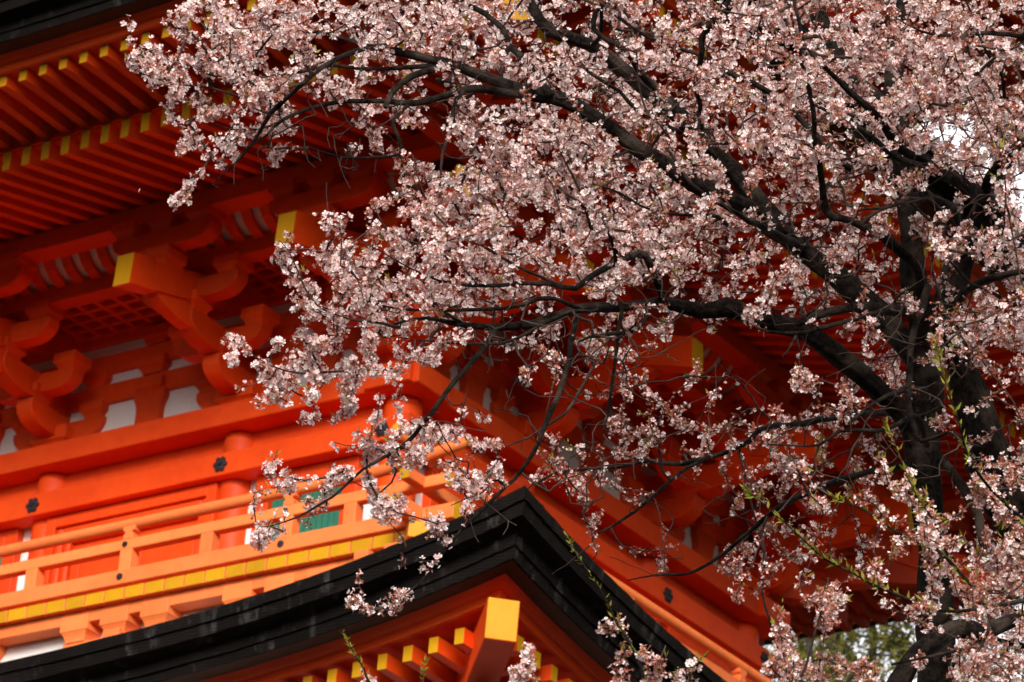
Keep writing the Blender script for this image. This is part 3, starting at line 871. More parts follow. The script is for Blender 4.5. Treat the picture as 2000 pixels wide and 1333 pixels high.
# limbs traced as (x, y, width in px, distance); listed from the trunk outward
LIMBS_A = {
 'trunk': [(1860, 2450, 92, 16.9), (1850, 1900, 86, 16.8), (1838, 1500, 80, 16.7), (1835, 1333, 74, 16.6), (1825, 1150, 70, 16.6), (1815, 1000, 64, 16.6), (1807, 850, 60, 16.6), (1805, 700, 56, 16.6), (1798, 600, 52, 16.6), (1782, 480, 48, 16.6), (1765, 350, 44, 16.6), (1755, 250, 42, 16.7), (1748, 120, 36, 16.8), (1752, 0, 28, 16.9), (1770, -140, 18, 17), (1780, -300, 8, 17)],
 'limb1': [(1800, 880, 50, 16.6), (1755, 800, 48, 16.5), (1700, 745, 46, 16.4), (1640, 690, 44, 16.3), (1570, 650, 42, 16.2), (1480, 628, 39, 16.1), (1410, 598, 37, 16), (1370, 604, 32, 16), (1297, 588, 27, 15.9), (1200, 600, 24, 15.9), (1100, 616, 21, 15.8), (1040, 632, 19, 15.8), (968, 640, 16, 15.7), (900, 630, 12, 15.7), (830, 622, 8, 15.6), (760, 640, 5, 15.6)],
 'limb2': [(1803, 720, 54, 16.6), (1740, 640, 52, 16.7), (1660, 560, 50, 16.8), (1595, 507, 48, 16.9), (1550, 470, 47, 16.9), (1500, 420, 46, 16.9), (1420, 320, 42, 16.9), (1318, 216, 38, 16.8), (1222, 144, 35, 16.8), (1150, 90, 31, 16.7), (1075, 57, 27, 16.6), (1036, 6, 22, 16.6), (1000, -70, 14, 16.6)],
 'limb3': [(1560, 480, 44, 16.85), (1480, 425, 42, 16.6), (1400, 380, 40, 16.4), (1320, 330, 38, 16.3), (1246, 292, 37, 16.2), (1204, 261, 35, 16.2), (1150, 228, 33, 16.1), (1105, 198, 31, 16.1), (1030, 177, 28, 16), (970, 156, 26, 16), (895, 132, 23, 15.9), (810, 113, 19, 15.9), (735, 95, 15, 15.8), (685, 103, 13, 15.8), (630, 130, 12, 15.8), (594, 162, 11, 15.7), (528, 222, 9, 15.7), (504, 264, 7, 15.7), (470, 310, 5, 15.7), (414, 362, 2.5, 15.7)],
 'limb3b': [(1060, 190, 22, 16.05), (1018, 187, 20, 16), (940, 177, 18, 15.9), (889, 183, 16, 15.8), (810, 201, 13, 15.7), (750, 195, 12, 15.7), (660, 198, 10, 15.6), (600, 216, 9, 15.6), (549, 237, 7, 15.6), (515, 268, 5, 15.6), (470, 300, 3, 15.6)],
 'limb3c': [(895, 132, 14, 15.9), (825, 130, 11, 16), (705, 136, 9, 16.1), (645, 130, 8, 16.1), (560, 145, 6, 16.1), (470, 150, 4, 16.1), (400, 140, 2.5, 16.1)],
 'limb3d': [(870, 130, 16, 15.9), (804, 150, 14, 15.8), (768, 180, 13, 15.7), (753, 207, 11, 15.6)],
 'limb3e': [(905, 180, 9, 15.8), (888, 204, 8, 15.7), (876, 261, 7, 15.6), (864, 300, 7, 15.6), (861, 356, 5, 15.6)],
 'limb3f': [(800, 203, 9, 15.7), (780, 222, 9, 15.7), (767, 240, 9, 15.7), (777, 270, 8, 15.7), (780, 303, 7, 15.7), (735, 310, 6, 15.7), (690, 309, 5, 15.7), (645, 300, 4, 15.7), (600, 285, 2.5, 15.7)],
 'limb3g': [(735, 95, 10, 15.9), (650, 70, 8, 16), (560, 60, 6, 16.1), (470, 60, 5, 16.1), (400, 70, 3, 16.2), (350, 90, 2, 16.2)],
 'limb3h': [(594, 162, 8, 15.7), (520, 185, 7, 15.6), (470, 190, 6, 15.6), (410, 170, 4, 15.6), (350, 165, 3, 15.6), (300, 150, 2, 15.6)],
 'limb4': [(1075, 185, 20, 16), (1048, 156, 19, 16.1), (1021, 111, 17, 16.2), (994, 90, 15, 16.3), (979, 54, 14, 16.3), (949, 30, 12, 16.4), (910, 12, 10, 16.4), (850, -10, 6, 16.4)],
 'limb4b': [(994, 90, 11, 16.3), (984, 120, 10, 16.2), (980, 150, 9, 16.1)],
 'limb5': [(1300, 200, 14, 16.8), (1252, 144, 14, 16.6), (1237, 120, 13, 16.5), (1219, 96, 13, 16.4), (1180, 75, 12, 16.4), (1159, 55, 11, 16.4), (1162, 24, 10, 16.4), (1185, 0, 8, 16.4), (1200, -40, 6, 16.4)],
 'limb5b': [(1155, 92, 11, 16.7), (1172, 65, 10, 16.5), (1174, 0, 8, 16.4), (1178, -60, 5, 16.4)],
 'limb6': [(1372, 260, 10, 16.6), (1363, 200, 10, 16.2), (1363, 150, 12, 16), (1366, 99, 14, 15.9), (1375, 69, 15, 15.9), (1399, 30, 14, 15.8), (1417, 0, 12, 15.8), (1440, -60, 8, 15.8)],
 'limb7': [(1660, 330, 14, 17), (1560, 230, 13, 17), (1500, 180, 12, 17), (1438, 150, 11, 17), (1360, 105, 10, 17), (1300, 87, 10, 17), (1249, 63, 9, 17), (1219, 42, 8, 17), (1180, 18, 6, 17), (1120, -10, 4, 17)],
 'limb8': [(1330, 260, 11, 16.5), (1252, 222, 10, 16.4), (1210, 180, 9, 16.4), (1165, 150, 8, 16.3), (1138, 126, 7, 16.3), (1110, 95, 5, 16.3)],
 'limb9': [(1758, 235, 40, 16.7), (1700, 185, 40, 16.8), (1660, 150, 39, 16.9), (1630, 95, 38, 17), (1600, 35, 36, 17), (1583, -10, 32, 17), (1560, -80, 20, 17)],
 'limb10': [(1800, 545, 24, 16.5), (1787, 515, 24, 16.3), (1750, 480, 23, 16.2), (1712, 455, 21, 16), (1662, 432, 19, 15.9), (1625, 425, 18, 15.8), (1612, 405, 17, 15.8), (1607, 345, 14, 15.7), (1595, 285, 13, 15.6), (1586, 210, 11, 15.5), (1571, 150, 10, 15.5), (1565, 75, 8, 15.5), (1550, 0, 7, 15.5), (1540, -60, 5, 15.5)],
 'limb11': [(1798, 615, 22, 16.5), (1750, 605, 22, 16.2), (1700, 603, 22, 16), (1650, 606, 21, 15.9), (1607, 611, 19, 15.9), (1557, 634, 16, 15.9)],
 'limb12': [(1800, 590, 13, 16.3), (1737, 605, 12, 15.8), (1675, 622, 12, 15.7), (1625, 635, 11, 15.7), (1562, 652, 10, 15.8), (1500, 649, 7, 15.8)],
 'limb13': [(1555, 655, 7, 15.9), (1545, 675, 6, 15.8), (1527, 697, 4, 15.8)],
 'limb14': [(1560, 480, 20, 16.8), (1480, 440, 16, 16), (1453, 425, 13, 15.8), (1400, 395, 11, 15.6), (1350, 360, 9, 15.5), (1320, 315, 7, 15.5), (1300, 290, 5, 15.5)],
 'hang1': [(1275, 590, 11, 15.8), (1255, 629, 10, 15.7), (1240, 647, 9, 15.6), (1195, 653, 8, 15.5), (1150, 659, 7, 15.5), (1130, 668, 5, 15.5)],
 'hang2': [(1215, 600, 9, 15.8), (1207, 659, 9, 15.7), (1201, 700, 8, 15.7), (1192, 770, 8, 15.6), (1186, 815, 6, 15.6), (1178, 850, 4, 15.6)],
 'hang3': [(1130, 612, 14, 15.8), (1114, 668, 13, 15.6), (1106, 728, 12, 15.5), (1090, 782, 11, 15.4), (1072, 824, 11, 15.4), (1054, 866, 10, 15.3), (1018, 920, 9, 15.3), (985, 950, 9, 15.3), (935, 1000, 8, 15.2), (902, 1034, 7, 15.2), (860, 1094, 6, 15.2), (824, 1139, 4.5, 15.2), (788, 1163, 3, 15.2)],
 'hang4': [(1175, 680, 8, 15.7), (1162, 710, 7, 15.6), (1126, 776, 7, 15.6), (1099, 809, 6, 15.5), (1066, 836, 6, 15.5), (1035, 856, 5, 15.5), (1000, 866, 4, 15.5)],
 'hang5': [(968, 643, 13, 15.7), (950, 674, 13, 15.6), (920, 710, 12, 15.5), (890, 745, 12, 15.4), (855, 790, 11, 15.4), (824, 830, 10, 15.3), (785, 872, 9, 15.3), (710, 917, 7, 15.2), (650, 971, 6, 15.2), (602, 1001, 5, 15.2), (554, 1022, 3, 15.2), (500, 1030, 2, 15.2)],
 'hang6': [(860, 640, 9, 15.7), (800, 695, 8, 15.5), (779, 722, 8, 15.4), (725, 722, 7, 15.3), (650, 725, 6, 15.2), (590, 731, 5, 15.2), (527, 713, 3, 15.2), (468, 672, 2, 15.2)],
 'mid1': [(1297, 585, 18, 15.9), (1260, 500, 17, 15.7), (1235, 500, 16, 15.7), (1210, 510, 15, 15.6), (1150, 542, 14, 15.5), (1126, 563, 13, 15.4), (1075, 556, 11, 15.4), (1055, 554, 10, 15.4), (1010, 554, 9, 15.3), (935, 560, 8, 15.3), (860, 548, 6, 15.2), (800, 524, 4, 15.2), (761, 500, 3, 15.2), (700, 470, 2, 15.2)],
 'mid2': [(1150, 610, 11, 15.8), (1070, 583, 10, 15.5), (1010, 599, 9, 15.4), (920, 605, 8, 15.3), (845, 605, 7, 15.3), (779, 605, 5, 15.3), (720, 590, 3, 15.3)],
 'mid3': [(1200, 598, 9, 15.8), (1100, 615, 9, 15.4), (1030, 650, 8, 15.3), (980, 672, 7, 15.3), (900, 672, 6, 15.3), (840, 668, 4, 15.3), (780, 660, 3, 15.3)],
 'mid4': [(1205, 510, 12, 15.6), (1200, 490, 12, 15.5), (1187, 450, 10, 15.4), (1170, 415, 8, 15.3), (1145, 395, 6, 15.3), (1120, 340, 5, 15.3), (1095, 300, 3, 15.3)],
 'mid5': [(1420, 440, 9, 16), (1400, 423, 9, 15.7), (1330, 420, 7, 15.6), (1250, 400, 6, 15.5), (1210, 380, 5, 15.5), (1160, 360, 3, 15.5)],
 'mid6': [(900, 630, 8, 15.7), (830, 590, 7, 15.5), (743, 587, 6, 15.4), (725, 569, 6, 15.4), (686, 536, 5, 15.3), (660, 490, 3, 15.3), (640, 440, 2, 15.3)],
 'mid7': [(780, 640, 7, 15.5), (720, 628, 6, 15.3), (680, 623, 5, 15.3), (650, 615, 5, 15.2), (620, 596, 4, 15.2), (596, 560, 4, 15.2), (581, 530, 3, 15.2), (563, 490, 2.5, 15.2), (545, 468, 2, 15.2)],
 'mid8': [(1100, 560, 8, 15.5), (1010, 520, 7, 15.4), (940, 480, 6, 15.3), (870, 440, 5, 15.3), (830, 390, 4, 15.3), (812, 340, 3, 15.3), (806, 300, 2, 15.3)],
 'mid9': [(935, 560, 6, 15.3), (880, 500, 5, 15.2), (800, 470, 4, 15.2), (750, 440, 3, 15.2), (726, 390, 2, 15.2)],
 'low1': [(1800, 815, 16, 17), (1680, 808, 15, 17.6), (1570, 827, 14, 18.2), (1495, 836, 13, 18.8), (1444, 872, 12, 19.3), (1342, 905, 11, 19.6), (1264, 902, 9, 19.8), (1192, 914, 8, 20), (1090, 923, 6, 20), (1045, 947, 4, 20)],
 'low2': [(1390, 890, 9, 19.4), (1341, 915, 8, 19.3), (1292, 952, 8, 19.2), (1243, 1000, 7, 19.2), (1195, 1030, 6, 19.2), (1158, 1046, 4, 19.2)],
 'low3': [(1810, 900, 16, 16.8), (1690, 925, 15, 17.4), (1571, 965, 14, 18), (1519, 997, 12, 18.3), (1454, 1046, 10, 18.5), (1406, 1085, 8, 18.6), (1341, 1121, 6, 18.6), (1302, 1124, 5, 18.6), (1227, 1134, 3, 18.6)],
 'low4': [(1500, 1010, 7, 18.3), (1487, 1040, 7, 18.3), (1493, 1082, 7, 18.2), (1490, 1160, 6, 18.2), (1506, 1225, 4, 18.2)],
 'low5': [(1810, 870, 14, 16.3), (1790, 815, 13, 15.9), (1750, 830, 12, 15.6), (1715, 840, 10, 15.5), (1640, 842, 8, 15.4), (1600, 870, 6, 15.4), (1500, 872, 4, 15.4)],
 'low6': [(1806, 760, 12, 16.2), (1770, 762, 12, 15.8), (1730, 775, 11, 15.5), (1690, 800, 9, 15.4), (1650, 835, 7, 15.4)],
 'low7': [(1830, 560, 9, 16.2), (1840, 590, 9, 15.8), (1862, 640, 9, 15.6), (1885, 680, 8, 15.5), (1890, 700, 7, 15.5), (1885, 730, 5, 15.4), (1868, 745, 4, 15.4)],
 'low8': [(1812, 560, 16, 16), (1790, 640, 15, 15.7), (1775, 720, 14, 15.6), (1772, 780, 13, 15.6), (1788, 830, 12, 15.6), (1800, 860, 10, 15.6), (1850, 845, 8, 15.5), (1880, 868, 6, 15.4), (1917, 877, 3, 15.4)],
 'low9': [(1838, 895, 18, 16.5), (1865, 930, 21, 16.3), (1893, 975, 21, 16.2), (1913, 1010, 20, 16.1), (1919, 1050, 16, 16), (1925, 1100, 10, 15.8)],
 'low10': [(1840, 1620, 62, 16.7), (1760, 1480, 56, 15.9), (1738, 1400, 54, 15.6), (1757, 1335, 51, 15.5), (1790, 1280, 45, 15.5), (1840, 1246, 40, 15.6), (1900, 1228, 37, 15.7), (1970, 1215, 32, 15.9), (2060, 1180, 24, 16)],
}
LIMBS_B = {
 'trunk': [(2700, 2700, 170, 18), (2380, 1900, 150, 17.8), (2180, 1400, 135, 17.6), (2085, 1150, 125, 17.4), (1992, 1010, 104, 17.2), (1940, 930, 86, 17.1), (1915, 850, 78, 17), (1893, 770, 70, 17), (1872, 690, 62, 17), (1858, 620, 56, 17), (1868, 520, 50, 17), (1895, 440, 44, 17), (1930, 380, 40, 17), (1975, 300, 30, 17.1), (2010, 220, 20, 17.2)],
 'limb1': [(1930, 390, 34, 16.9), (1880, 360, 30, 16.5), (1820, 327, 26, 16.2), (1760, 290, 20, 16), (1700, 216, 16, 15.8), (1640, 159, 13, 15.7), (1589, 111, 9, 15.6), (1560, 70, 5, 15.6)],
 'limb2': [(1862, 345, 14, 16.4), (1800, 325, 14, 16), (1739, 300, 14, 15.8), (1685, 255, 12, 15.7), (1640, 225, 9, 15.6), (1590, 205, 6, 15.6)],
 'limb3': [(2100, 110, 14, 15.8), (2000, 72, 11, 15.6), (1925, 66, 10, 15.5), (1850, 69, 8, 15.5), (1799, 60, 6, 15.5), (1740, 30, 4, 15.5)],
 'limb4': [(2080, 170, 12, 16), (2000, 192, 10, 15.8), (1955, 201, 9, 15.7), (1895, 195, 8, 15.6), (1850, 207, 6, 15.6), (1800, 200, 4, 15.6)],
 'limb5': [(1960, 280, 10, 16.5), (1961, 180, 8, 15.9), (1955, 150, 8, 15.8), (1937, 120, 7, 15.7), (1916, 75, 6, 15.6), (1886, 0, 5, 15.6), (1870, -50, 4, 15.6)],
 'limb6': [(1915, 410, 24, 16.9), (1940, 330, 22, 16.6), (1975, 296, 22, 16.5), (2010, 275, 20, 16.5), (2080, 230, 14, 16.4)],
 'limb7': [(1890, 470, 20, 16.9), (1850, 395, 14, 16.3), (1800, 390, 10, 15.9), (1750, 400, 8, 15.7), (1690, 405, 6, 15.6), (1640, 400, 4, 15.6)],
 'limb8': [(1880, 500, 18, 16.9), (1905, 455, 14, 16.5), (1860, 445, 10, 16), (1830, 442, 8, 15.8), (1800, 420, 6, 15.7), (1775, 398, 4, 15.7)],
 'limb9': [(1862, 600, 22, 16.9), (1890, 570, 20, 16.5), (1925, 545, 18, 16.2), (1970, 535, 16, 16), (2040, 525, 12, 15.9)],
 'limb10': [(2060, 500, 12, 15.9), (1990, 590, 11, 15.7), (1940, 575, 9, 15.6), (1900, 555, 8, 15.5), (1870, 525, 6, 15.5), (1840, 500, 4, 15.5)],
 'limb11': [(2080, 650, 12, 16), (2000, 668, 10, 15.9), (1955, 655, 8, 15.8), (1920, 625, 6, 15.7), (1890, 600, 4, 15.7)],
 'limb12': [(1905, 830, 14, 17), (1908, 740, 12, 17.2), (1915, 690, 11, 17.3), (1935, 640, 9, 17.4), (1990, 600, 7, 17.5)],
 'limb13': [(2000, 235, 22, 17.2), (2110, 150, 18, 17), (2230, 40, 13, 16.8), (2330, -90, 8, 16.6), (2390, -200, 4, 16.5)],
 'limb14': [(1960, 960, 40, 17.2), (2060, 820, 34, 17), (2180, 690, 26, 16.8), (2320, 590, 18, 16.6), (2460, 520, 10, 16.4), (2560, 480, 5, 16.3)],
 'limb15': [(2100, 780, 24, 17), (2150, 600, 18, 16.6), (2180, 420, 13, 16.3), (2260, 280, 8, 16.2), (2330, 200, 4, 16.1)],
 'limb16': [(2110, 1200, 40, 17.3), (2230, 1060, 28, 16.6), (2360, 980, 18, 15.8), (2480, 940, 9, 15.2)],
 'shoot1': [(2120, 1130, 12, 14.2), (2000, 1173, 10, 14), (1955, 1183, 9, 13.9), (1890, 1196, 8, 13.9), (1825, 1189, 8, 13.8), (1760, 1166, 7, 13.8), (1701, 1140, 6, 13.7), (1656, 1114, 5, 13.7), (1614, 1095, 5, 13.7), (1565, 1049, 4, 13.6), (1500, 994, 3, 13.6), (1468, 966, 2, 13.6)],
 'shoot2': [(2120, 1180, 12, 14.6), (2030, 1170, 11, 14.4), (1955, 1157, 10, 14.3), (1903, 1144, 9, 14.2), (1867, 1111, 8, 14.2), (1830, 1075, 7, 14.1), (1760, 1040, 6, 14.1), (1695, 1004, 5, 14), (1636, 978, 3, 14)],
 'shoot3': [(2060, 1070, 9, 14.6), (2000, 1014, 8, 14.4), (1971, 991, 7, 14.3), (1922, 942, 6, 14.2), (1900, 906, 5, 14.1), (1882, 870, 5, 14.1), (1868, 812, 4, 14), (1850, 755, 4, 14), (1837, 707, 3, 14), (1832, 690, 2, 14)],
 'shoot4': [(1860, 1111, 7, 14.3), (1830, 1030, 6, 14.1), (1809, 997, 5, 14), (1790, 965, 4, 14), (1776, 939, 4, 14), (1760, 900, 3, 14), (1738, 845, 2, 14)],
 'shoot5': [(2100, 1290, 14, 14.8), (2000, 1260, 12, 14.6), (1930, 1250, 10, 14.5), (1860, 1270, 8, 14.4), (1800, 1290, 6, 14.3), (1740, 1300, 4, 14.3)],
}
# a low sapling-like shoot tree in front (twigs rising from below the frame)
LIMBS_C = {
 'trunk': [(1250, 3100, 46, 13.6), (1250, 2400, 40, 13.5), (1262, 1800, 30, 13.5), (1270, 1450, 10, 13.4), (1255, 1333, 6, 13.4), (1235, 1280, 5, 13.4), (1215, 1240, 5, 13.4), (1200, 1210, 4.5, 13.4), (1180, 1160, 4, 13.4), (1150, 1110, 3.5, 13.4), (1120, 1062, 2, 13.4)],
 'shoot1': [(1262, 1800, 18, 13.5), (1000, 1560, 10, 13.4), (790, 1430, 6, 13.3), (725, 1335, 5, 13.3), (710, 1308, 4, 13.3), (692, 1280, 3, 13.3), (676, 1250, 2, 13.3)],
 'shoot2': [(900, 1490, 6, 13.4), (840, 1390, 4, 13.3), (825, 1340, 3, 13.3), (824, 1312, 2, 13.3)],
 'shoot3': [(1262, 1700, 14, 13.5), (1120, 1500, 8, 13.4), (1040, 1390, 5, 13.3), (1025, 1330, 4, 13.3), (1018, 1300, 2, 13.3)],
 'shoot4': [(1258, 1360, 5, 13.4), (1285, 1300, 4, 13.4), (1300, 1260, 2.5, 13.4)],
 'shoot5': [(1270, 1500, 8, 13.4), (1330, 1390, 5, 13.4), (1350, 1320, 4, 13.4), (1362, 1290, 2.5, 13.4)],
 'shoot6': [(1275, 1520, 10, 13.4), (1500, 1420, 8, 13.3), (1560, 1330, 6, 13.3), (1590, 1240, 5, 13.3), (1612, 1170, 3.5, 13.3), (1616, 1130, 2.5, 13.3)],
 'shoot7': [(1545, 1350, 6, 13.3), (1530, 1280, 4.5, 13.3), (1520, 1215, 3, 13.3), (1500, 1190, 2, 13.3)],
}

# flower density, 50 px cells: rows of (x0, x1, coverage in tenths)
DENS = {
 0: [(330, 380, 6), (380, 1000, 8), (1000, 1150, 6), (1150, 1550, 8), (1550, 1650, 6), (1650, 1900, 8.6), (1900, 2000, 6)],
 1: [(248, 275, 3), (330, 380, 5), (380, 1000, 8), (1000, 1150, 5), (1150, 1550, 8), (1550, 1650, 7), (1650, 1900, 8.6), (1900, 2000, 7)],
 2: [(252, 300, 4), (300, 350, 5), (350, 650, 8), (650, 950, 5), (950, 1600, 8), (1600, 2000, 8.6)],
 3: [(278, 330, 6), (330, 580, 7), (580, 900, 3), (900, 1000, 5), (1000, 1150, 7), (1150, 1600, 8), (1600, 2000, 8.6)],
 4: [(330, 420, 6), (420, 600, 5), (600, 760, 2), (760, 900, 5), (900, 1100, 7), (1100, 1830, 8), (1830, 2000, 8.4)],
 5: [(312, 335, 5), (340, 450, 6), (450, 600, 4), (600, 700, 2), (700, 850, 5), (850, 950, 6), (950, 1750, 8), (1750, 1900, 7.5), (1900, 2000, 8.2)],
 6: [(360, 500, 1), (540, 600, 2), (735, 760, 4), (795, 850, 4), (880, 950, 5), (950, 1600, 8), (1600, 1750, 7), (1750, 2000, 7.5)],
 7: [(335, 400, 4), (540, 570, 3), (710, 780, 4), (780, 850, 6), (850, 1500, 8), (1500, 1750, 7), (1750, 1900, 4), (1900, 2000, 8)],
 8: [(625, 680, 5), (700, 760, 5), (760, 1450, 8), (1450, 1560, 4), (1560, 1750, 5), (1750, 1850, 3), (1850, 2000, 7)],
 9: [(535, 575, 5), (630, 700, 7), (700, 1400, 8), (1400, 1560, 3), (1560, 1680, 6), (1680, 1800, 4), (1800, 2000, 7)],
 10: [(540, 610, 6), (640, 1330, 8), (1330, 1500, 6), (1500, 1700, 8), (1700, 1790, 6), (1790, 2000, 6)],
 11: [(560, 650, 7), (650, 980, 8), (980, 1250, 5), (1250, 1330, 3), (1370, 1550, 6), (1550, 1800, 5), (1800, 1870, 4), (1870, 2000, 6)],
 12: [(565, 620, 6), (640, 700, 5), (700, 870, 8), (870, 1000, 5), (1000, 1100, 5), (1100, 1350, 4), (1350, 1500, 1), (1500, 1650, 3), (1650, 1850, 5), (1850, 2000, 8)],
 13: [(462, 520, 7), (520, 640, 6), (640, 760, 6), (760, 870, 7), (870, 980, 2), (980, 1250, 4), (1250, 1330, 3), (1600, 1700, 3), (1700, 1800, 4), (1800, 1860, 4), (1860, 2000, 6)],
 14: [(485, 560, 7), (560, 640, 7), (640, 830, 6), (900, 1200, 1), (1200, 1300, 3), (1300, 1420, 2), (1560, 1720, 5), (1720, 1800, 3), (1800, 1880, 4), (1930, 2000, 4)],
 15: [(500, 540, 4), (540, 650, 7), (650, 760, 5), (760, 860, 4), (990, 1030, 3), (1150, 1220, 2), (1220, 1320, 4), (1320, 1430, 3), (1520, 1620, 5), (1620, 1700, 4), (1700, 1770, 3), (1830, 1870, 4), (1960, 2000, 2)],
 16: [(545, 640, 3), (640, 760, 4), (760, 870, 6), (870, 960, 2), (1050, 1200, 2), (1200, 1400, 5), (1400, 1500, 5), (1500, 1650, 6), (1650, 1750, 3), (1820, 1890, 5), (1970, 2000, 2)],
 17: [(605, 640, 4), (640, 720, 6), (720, 790, 4), (790, 870, 5), (870, 930, 2), (945, 1000, 4), (1050, 1200, 4), (1200, 1430, 4), (1430, 1600, 5), (1600, 1700, 4), (1700, 1860, 2), (1860, 1920, 2)],
 18: [(505, 600, 4), (600, 680, 6), (700, 760, 3), (870, 930, 4), (950, 1010, 4), (1060, 1200, 4), (1200, 1300, 2), (1380, 1450, 2), (1450, 1600, 6), (1600, 1700, 5), (1700, 1800, 4), (1900, 2000, 4)],
 19: [(500, 560, 7), (560, 640, 6), (640, 680, 3), (705, 760, 5), (770, 830, 3), (850, 930, 3), (1080, 1200, 4), (1200, 1260, 2), (1450, 1620, 5), (1620, 1760, 3), (1780, 1870, 3), (1870, 2000, 6)],
 20: [(478, 550, 7), (720, 850, 4), (850, 900, 3), (1105, 1135, 4), (1120, 1200, 4), (1440, 1620, 5), (1620, 1760, 3), (1780, 1880, 6), (1880, 2000, 7)],
 21: [(770, 850, 3), (1105, 1130, 4), (1230, 1310, 4), (1420, 1560, 5), (1560, 1640, 3), (1640, 1740, 4), (1740, 1860, 5), (1860, 2000, 8)],
 22: [(710, 740, 3), (760, 830, 4), (1235, 1300, 3), (1390, 1500, 4), (1500, 1640, 3), (1640, 1740, 4), (1740, 1850, 6), (1850, 2000, 8)],
 23: [(690, 740, 7), (740, 800, 4), (1170, 1200, 3), (1400, 1500, 3), (1500, 1640, 5), (1640, 1760, 2), (1780, 1860, 6), (1860, 2000, 8)],
 24: [(668, 682, 3), (1185, 1225, 6), (1490, 1640, 5), (1800, 1870, 5), (1870, 2000, 8)],
 25: [(700, 750, 1), (1000, 1050, 4), (1205, 1260, 6), (1295, 1310, 4), (1500, 1640, 5), (1650, 1700, 2), (1840, 1900, 5), (1900, 2000, 7)],
 26: [(715, 760, 6), (1000, 1060, 6), (1210, 1280, 7), (1300, 1380, 4), (1500, 1640, 6), (1640, 1720, 5), (1790, 1850, 3), (1850, 2000, 8)],
}

def pick_depth(x, y, rng):
    """distance of a flower cluster: the crown is a thick volume, parts of it hang nearer or farther"""
    if 1040 < x < 1500 and 690 < y < 1140:
        return rng.normal(19.4, 0.5), 'A'
    if x > 1440 and 840 < y < 1160 and x < 1720:
        return (rng.normal(18.0, 0.5), 'A') if rng.random() < 0.6 else (rng.normal(14.2, 0.3), 'B')
    if x < 1400 and y > 1040 and not (x < 960 and y < 1240):
        return rng.normal(13.4, 0.08), 'C'
    if 1480 < x < 1720 and y > 1150:
        return rng.normal(13.4, 0.25), 'C'
    if x >= 1700 and y > 840:
        return rng.normal(14.4, 0.4), 'B'
    if x > 1790 and y < 840:
        return rng.normal(15.8, 0.6), 'B'
    if x < 1000 and y > 640:
        return rng.normal(15.25, 0.15), 'A'
    if x < 700 or (x < 900 and y > 300):
        return rng.normal(15.5, 0.35), 'A'
    if y < 640 and x > 900 and rng.random() < 0.3:
        return rng.normal(17.6, 0.4), 'A'
    return rng.normal(15.7, 0.5), 'A'

# limbs that stay in view: flowers in front of them are moved to hang behind
OPEN_A = ['limb1', 'limb2', 'limb3', 'limb3b', 'limb3d', 'limb3e', 'limb3f', 'limb4', 'limb5', 'limb5b', 'limb6', 'limb7', 'limb8', 'limb10', 'limb11', 'limb14', 'hang2', 'hang3', 'hang5', 'mid1', 'low1', 'low3', 'low8', 'low9', 'low10']
OPEN_B = ['limb1', 'limb3', 'limb6', 'limb9']
OPENL = []
for D_, K_ in ((LIMBS_A, OPEN_A), (LIMBS_B, OPEN_B)):
    for k_ in K_:
        q_ = D_[k_]
        for a_, b_ in zip(q_[:-1], q_[1:]):
            mx_, my_ = (a_[0] + b_[0]) / 2, (a_[1] + b_[1]) / 2
            if (k_ == 'trunk' and my_ < 380) or (k_ == 'limb2' and 1320 < mx_ < 1470) or (k_ == 'limb3' and mx_ > 1250): continue
            OPENL.append((a_[0], a_[1], b_[0], b_[1], max(a_[2], b_[2]), (a_[3] + b_[3]) / 2))
OPENL = np.array(OPENL)
def behind_limbs(x, y, t, rng):
    ax, ay, bx_, by_ = OPENL[:, 0], OPENL[:, 1], OPENL[:, 2], OPENL[:, 3]
    dx, dy = bx_ - ax, by_ - ay
    u = np.clip(((x - ax) * dx + (y - ay) * dy) / (dx * dx + dy * dy + 1e-6), 0, 1)
    dist = np.hypot(x - ax - u * dx, y - ay - u * dy)
    hit = (dist < OPENL[:, 4] * 0.5 + 13) & (OPENL[:, 5] > t - 0.1)
    if hit.any() and rng.random() < 0.74:
        return OPENL[hit, 5].max() + rng.uniform(0.25, 0.8)
    return t

clusters = {'A': [], 'B': [], 'C': []}
def add_cluster(x, y):
    t, tr = pick_depth(x, y, RNG)
    if tr != 'C': t = behind_limbs(x, y, t, RNG)
    clusters[tr].append((x, y, t))
def add_clump(x, y):
    t, tr = pick_depth(x, y, RNG)
    if tr != 'C': t = behind_limbs(x, y, t, RNG)
    ang = RNG.uniform(0, math.pi)
    for _ in range(RNG.integers(1, 5)):
        q = RNG.normal(0, 15); w = RNG.normal(0, 7)
        clusters[tr].append((x + q * math.cos(ang) - w * math.sin(ang), y + q * math.sin(ang) + w * math.cos(ang), t + RNG.normal(0, 0.03)))
for row, segs in DENS.items():
    for x0, x1, d in segs:
        area = (x1 - x0) * 50
        c = min(0.93, d * 0.108)
        n = -math.log(1 - c) * area / 500.0
        n = n / 2.35 * (1.35 if (1030 < x0 < 1430 and 13 < row < 20) else 1.0)
        n = int(n) + (1 if RNG.random() < n - int(n) else 0)
        for _ in range(n):
            add_clump(RNG.uniform(x0, x1), row * 50 + RNG.uniform(0, 50))
for x0, x1, y0, y1, n_ in ((1830, 2000, 180, 350, 30), (760, 940, 840, 960, 9), (700, 760, 950, 1010, 3), (250, 330, 40, 170, 5)):
    for _ in range(n_): add_clump(RNG.uniform(x0, x1), RNG.uniform(y0, y1))
# beyond the frame, so that the crown does not stop at the picture's edge
for _ in range(230):
    x = RNG.uniform(700, 2250); y = -420 * RNG.random() ** 1.6
    if y > -420 * (1 - abs(x - 1600) / 1100): add_clump(x, y)
for _ in range(330):
    y = RNG.uniform(-250, 1400); add_clump(2000 + 620 * RNG.random() ** 1.5 * (1 - 0.4 * abs(y - 600) / 900), y)

